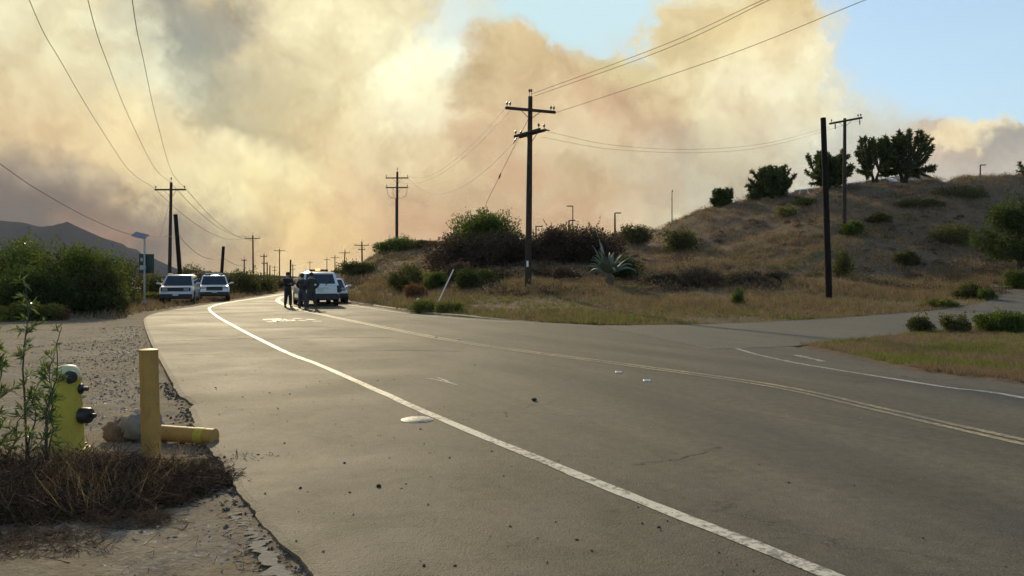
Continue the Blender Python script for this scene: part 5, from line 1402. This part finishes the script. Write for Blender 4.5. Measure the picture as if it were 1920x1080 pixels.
# willow saplings
def sapling(px, py, d_top, ht, label, stems, nleaf, seed):
    global rng
    x, y = g0(px, py); t = empty('willow_sapling', (x, y, -.05), label=label, cat='sapling', group='willow saplings by the hydrant')
    m = MB(); C, A_, B_, T_ = [], [], [], []
    for s, (lx, ly, h) in enumerate(stems):
        n = 9; pts = [np.array((lx * (q / n) ** 1.5 + .02 * math.sin(q * 1.3 + s) + .03 * s, ly * (q / n) + .015 * math.cos(q * 2 + s), h * q / n)) for q in range(n + 1)]
        m.tube([pts[0] - np.array((0, 0, .1))] + pts, [.010] + [.010 * (1 - .75 * q / n) for q in range(n + 1)], 6)
        P_ = np.array(pts)
        k = int(nleaf * h / 1.7)
        nt = int(9 + 7 * h); ft = rng.uniform(.2, .98, nt); bt = np.stack([np.interp(ft * n, np.arange(n + 1), P_[:, q]) for q in range(3)], 1)
        at = rng.uniform(0, 2 * np.pi, nt); et = rng.uniform(.1, 1.0, nt); tl = rng.uniform(.05, .24, nt) * (1.25 - ft)
        dt = np.stack([np.cos(at) * np.cos(et), np.sin(at) * np.cos(et), np.sin(et)], 1)
        for u in range(nt): m.tube([bt[u], bt[u] + dt[u] * tl[u] * .6, bt[u] + dt[u] * tl[u] + np.array((0, 0, .02))], [.004, .003, .0015], 4)
        w = rng.integers(0, nt, k); fr = rng.uniform(.15, 1.0, k); c = bt[w] + dt[w] * (tl[w] * fr)[:, None]
        dr = unit(dt[w] * .7 + rng.normal(0, .55, (k, 3)) + np.array((0, 0, .15)))
        C.append(c); A_.append(dr); B_.append(fr)
    m.build('stem', M['bark'], t, smooth=True)
    c = np.vstack(C); dr = np.vstack(A_); k = len(c)
    ln = rng.uniform(.05, .11, (k, 1)); side = unit(np.cross(dr, rng.normal(0, 1, (k, 3)) + np.array((0, 0, 1.2)))) * .009
    up = unit(np.cross(side, dr)) * .003
    tip = c + dr * ln - np.array((0, 0, .25)) * ln * rng.uniform(0, 1, (k, 1))
    mid = c + dr * ln * .45
    V = np.stack([c, mid + side + up, tip, mid - up * .3, c, mid - up * .3, tip, mid - side + up], 1).reshape(-1, 3)
    np_mesh('foliage', V, np.arange(len(V)).reshape(-1, 4), M['leaf_willow'], t, attrs={'tint': np.repeat(np.clip(rng.normal(.5, .25, k), 0, 1), 8)})
sapling(46, 880, 0, 1.7, 'tall slender willow sapling left of the hydrant, reaching highest', [(-.03, .05, 1.93), (.08, 0, .75)], 190, 1)
sapling(80, 884, 0, 1.1, 'shorter bushy willow sapling just in front of the hydrant', [(.15, .02, 1.2), (.03, .05, 1.0), (.05, -.06, .72)], 230, 2)
sapling(-8, 890, 0, 1.1, 'willow sapling cut by the left picture edge', [(.03, .0, 1.25), (-.1, .05, 1.0), (.2, 0, .6)], 300, 3)

# pile of dead brush and loose twigs
def twigs(name, n, cx, cy, rx, ry, hmax, ln, label, tintm=.4, z=-.05, seed=0, cat='brush'):
    a = rng.uniform(0, 2 * np.pi, n); q = rng.uniform(0, 1, n) ** .5
    X = cx + np.cos(a) * q * rx; Y = cy + np.sin(a) * q * ry
    env = hmax * np.clip(1 - q ** 2.2, .03, 1) * (0.75 + .25 * np.sin(X * 7) * np.sin(Y * 6))
    Z = z + env * rng.uniform(0, 1, n) ** .7
    az = rng.uniform(0, 2 * np.pi, n); el = rng.normal(.1, .38, n)
    L = ln * rng.uniform(.35, 1.3, n)
    d = np.stack([np.cos(az) * np.cos(el), np.sin(az) * np.cos(el), np.sin(el)], 1)
    b = rng.normal(0, .22, (n, 3)) * L[:, None]
    p0 = np.stack([X, Y, Z], 1) - d * L[:, None] * .5; p2 = p0 + d * L[:, None]; p1 = (p0 + p2) / 2 + b
    p0[:, 2] = np.maximum(p0[:, 2], z); p1[:, 2] = np.maximum(p1[:, 2], z + .005); p2[:, 2] = np.maximum(p2[:, 2], z)
    r = rng.uniform(.0012, .0034, n)
    s1 = unit(np.cross(d, rng.normal(0, 1, (n, 3)))); s2 = np.cross(d, s1)
    rows = []
    for p, k in ((p0, 1.), (p1, .8), (p2, .35)):
        for t in range(3):
            q_ = 2 * np.pi * t / 3; rows.append(p + (s1 * math.cos(q_) + s2 * math.sin(q_)) * (r * k)[:, None])
    V = np.stack(rows, 1)
    f = []
    for lv in (0, 3):
        for t in range(3): f.append((lv + t, lv + (t + 1) % 3, lv + 3 + (t + 1) % 3, lv + 3 + t))
    f = np.array(f)[None] + (np.arange(n) * 9)[:, None, None]
    tint = np.repeat(np.clip(rng.normal(tintm, .25, n), 0, 1), 9)
    return np_mesh(name, V.reshape(-1, 3), f.reshape(-1, 4), M['twig'], attrs={'tint': tint}, label=label, cat=cat, kind='stuff')
twigs('dead_brush', 11000, -3.35, 5.85, 1.05, .80, .27, .34, 'tangled heap of dead brown brush around the foot of the saplings', .38)
twigs('dead_brush', 4000, -2.72, 6.2, .60, .36, .11, .24, 'low dead brush spreading from the bollard to the road edge', .45)
twigs('dead_needles', 900, -2.35, 6.9, .42, .20, .03, .12, 'rusty scatter of dry needles on the asphalt edge', .6)
twigs('straw_litter', 500, -2.55, 5.25, .3, .18, .05, .22, 'small sprawl of reddish dry stalks on the dirt', .75)
twigs('straw_litter', 1600, -3.1, 4.75, .75, .35, .04, .16, 'flattened dry straw in the near left corner', .85)
twigs('loose_twigs', 160, -2.2, 4.9, 1.2, .8, .012, .14, 'loose twigs strewn over the near dirt', .55)
X = rng.uniform(-4.6, -2.6, 900); Y = rng.uniform(5.3, 6.6, 900)
blades('weed_blades', X, Y, np.full(900, -.04), rng.uniform(.08, .32, 900), .004, 6, M['straw'], 'dry weed blades sticking out of the brush heap', .6)

# stones: uncountable gravel, and a few single stones
def stones(name, X, Y, Z, r, mat, label, cat='gravel'):
    n = len(X); oc = np.array([(1, 0, 0), (0, 1, 0), (-1, 0, 0), (0, -1, 0), (0, 0, 1), (0, 0, -1)], float)
    fc = np.array([(0, 1, 4), (1, 2, 4), (2, 3, 4), (3, 0, 4), (1, 0, 5), (2, 1, 5), (3, 2, 5), (0, 3, 5)])
    a = rng.uniform(0, 6.28, n); S = r[:, None] * rng.uniform(.6, 1.4, (n, 3)) * np.array((1, 1, .55))
    v = oc[None] * S[:, None, :] * rng.uniform(.75, 1.2, (n, 6, 1))
    c, s = np.cos(a)[:, None], np.sin(a)[:, None]
    v = np.stack([v[..., 0] * c - v[..., 1] * s, v[..., 0] * s + v[..., 1] * c, v[..., 2]], -1) + np.stack([X, Y, Z], 1)[:, None, :]
    tint = np.repeat(rng.uniform(0, 1, n), 6)
    return np_mesh(name, v.reshape(-1, 3), (fc[None] + (np.arange(n) * 6)[:, None, None]).reshape(-1, 3), mat, attrs={'tint': tint}, label=label, cat=cat, kind='stuff')
M['gravel'] = leaf_mat('gravel_stone', (.07, .06, .052), (.40, .37, .33), 0.0, .6, .5)
M['chip'] = leaf_mat('dark_asphalt_chip', (.035, .03, .025), (.13, .11, .085), 0.0, .8, .3)
n = 9000; d = rng.uniform(8.5, 26, n); px = rng.uniform(-150, 300, n); X = (px - CX) * d / F; ok = X < roadL(d) - .05
stones('gravel', X[ok], d[ok], np.full(ok.sum(), -.03), .008 + .022 * rng.uniform(0, 1, ok.sum()) ** 3, M['gravel'], 'grey gravel scattered over the left shoulder')
n = 3500; d = rng.uniform(4, 9.5, n); X = roadL(d) - rng.uniform(-.02, 3.0, n) ** 1.0
stones('dirt_pebbles', X, d, np.full(n, -.04), .004 + .014 * rng.uniform(0, 1, n) ** 4, M['gravel'], 'small pebbles on the near dirt')
n = 1500; d = 4 + 8 * rng.uniform(0, 1, n); X = roadL(d) + rng.normal(-.05, .09, n)
stones('asphalt_crumbs', X, d, np.full(n, -.03), .005 + .022 * rng.uniform(0, 1, n) ** 3, M['chip'], 'dark asphalt crumbs along the broken road edge')
n = 420; d = 4.2 + 10 * rng.uniform(0, 1, n) ** 1.3; X = roadL(d) + np.abs(rng.normal(0, 2.6, n)); ok = X < roadR(d)
stones('road_grit', X[ok], d[ok], np.full(ok.sum(), .004), .003 + .012 * rng.uniform(0, 1, ok.sum()) ** 4, M['chip'], 'dark grit lying on the asphalt')
n = 260; d = 4.2 + 12 * rng.uniform(0, 1, n); X = roadL(d) + rng.uniform(0, 8, n); ok = X < roadR(d)
stones('pale_grit', X[ok], d[ok], np.full(ok.sum(), .003), .003 + .006 * rng.uniform(0, 1, ok.sum()) ** 3, M['gravel'], 'pale grit specks lying on the asphalt')
for px, py, r, lab in ((1002, 752, .034, 'small dark stone lying in the traffic lane right of the white line'), (710, 913, .019, 'dark stone on the asphalt below the white disc')):
    x, y = g0(px, py); lump('road_stone', (x, y, r * .5), (r, r, r * .7), M['tar'], seed=px, sub=2, label=lab, cat='stone')
# white painted valve cover
x, y = g0(782, 787.5); t = empty('valve_cover', (x, y, 0), label='white painted round utility cover beside the white edge line', cat='utility cover')
MB().lathe([(.158, .002), (.158, .012), (.150, .016), (.0, .017)], 32, cap=False).build('lid', M['white_line'], t, smooth=True)
MB().lathe([(.175, .0015), (.175, .007), (.159, .009), (.159, .001)], 32, cap=False).build('collar', M['galv'], t)
# raised pavement markers
for px, py, lab in ((817, 632.5, 'first'), (860, 636.5, 'second'), (1160, 699, 'third'), (1213, 715, 'fourth and nearest')):
    x, y = g0(px, py); o = MB().box((0, 0, 0), (.11, .10, .02), bevel=.009).raw([(-.05, -.05, -.01), (.05, -.05, -.01), (.035, -.02, .014), (-.035, -.02, .014)], [(0, 1, 2, 3)]).build('road_stud', M['whitepaint'], label=lab + ' raised white stud from the van along the centre line', cat='road stud', group='raised studs along the centre line')
    o.location = (x, y, .012)
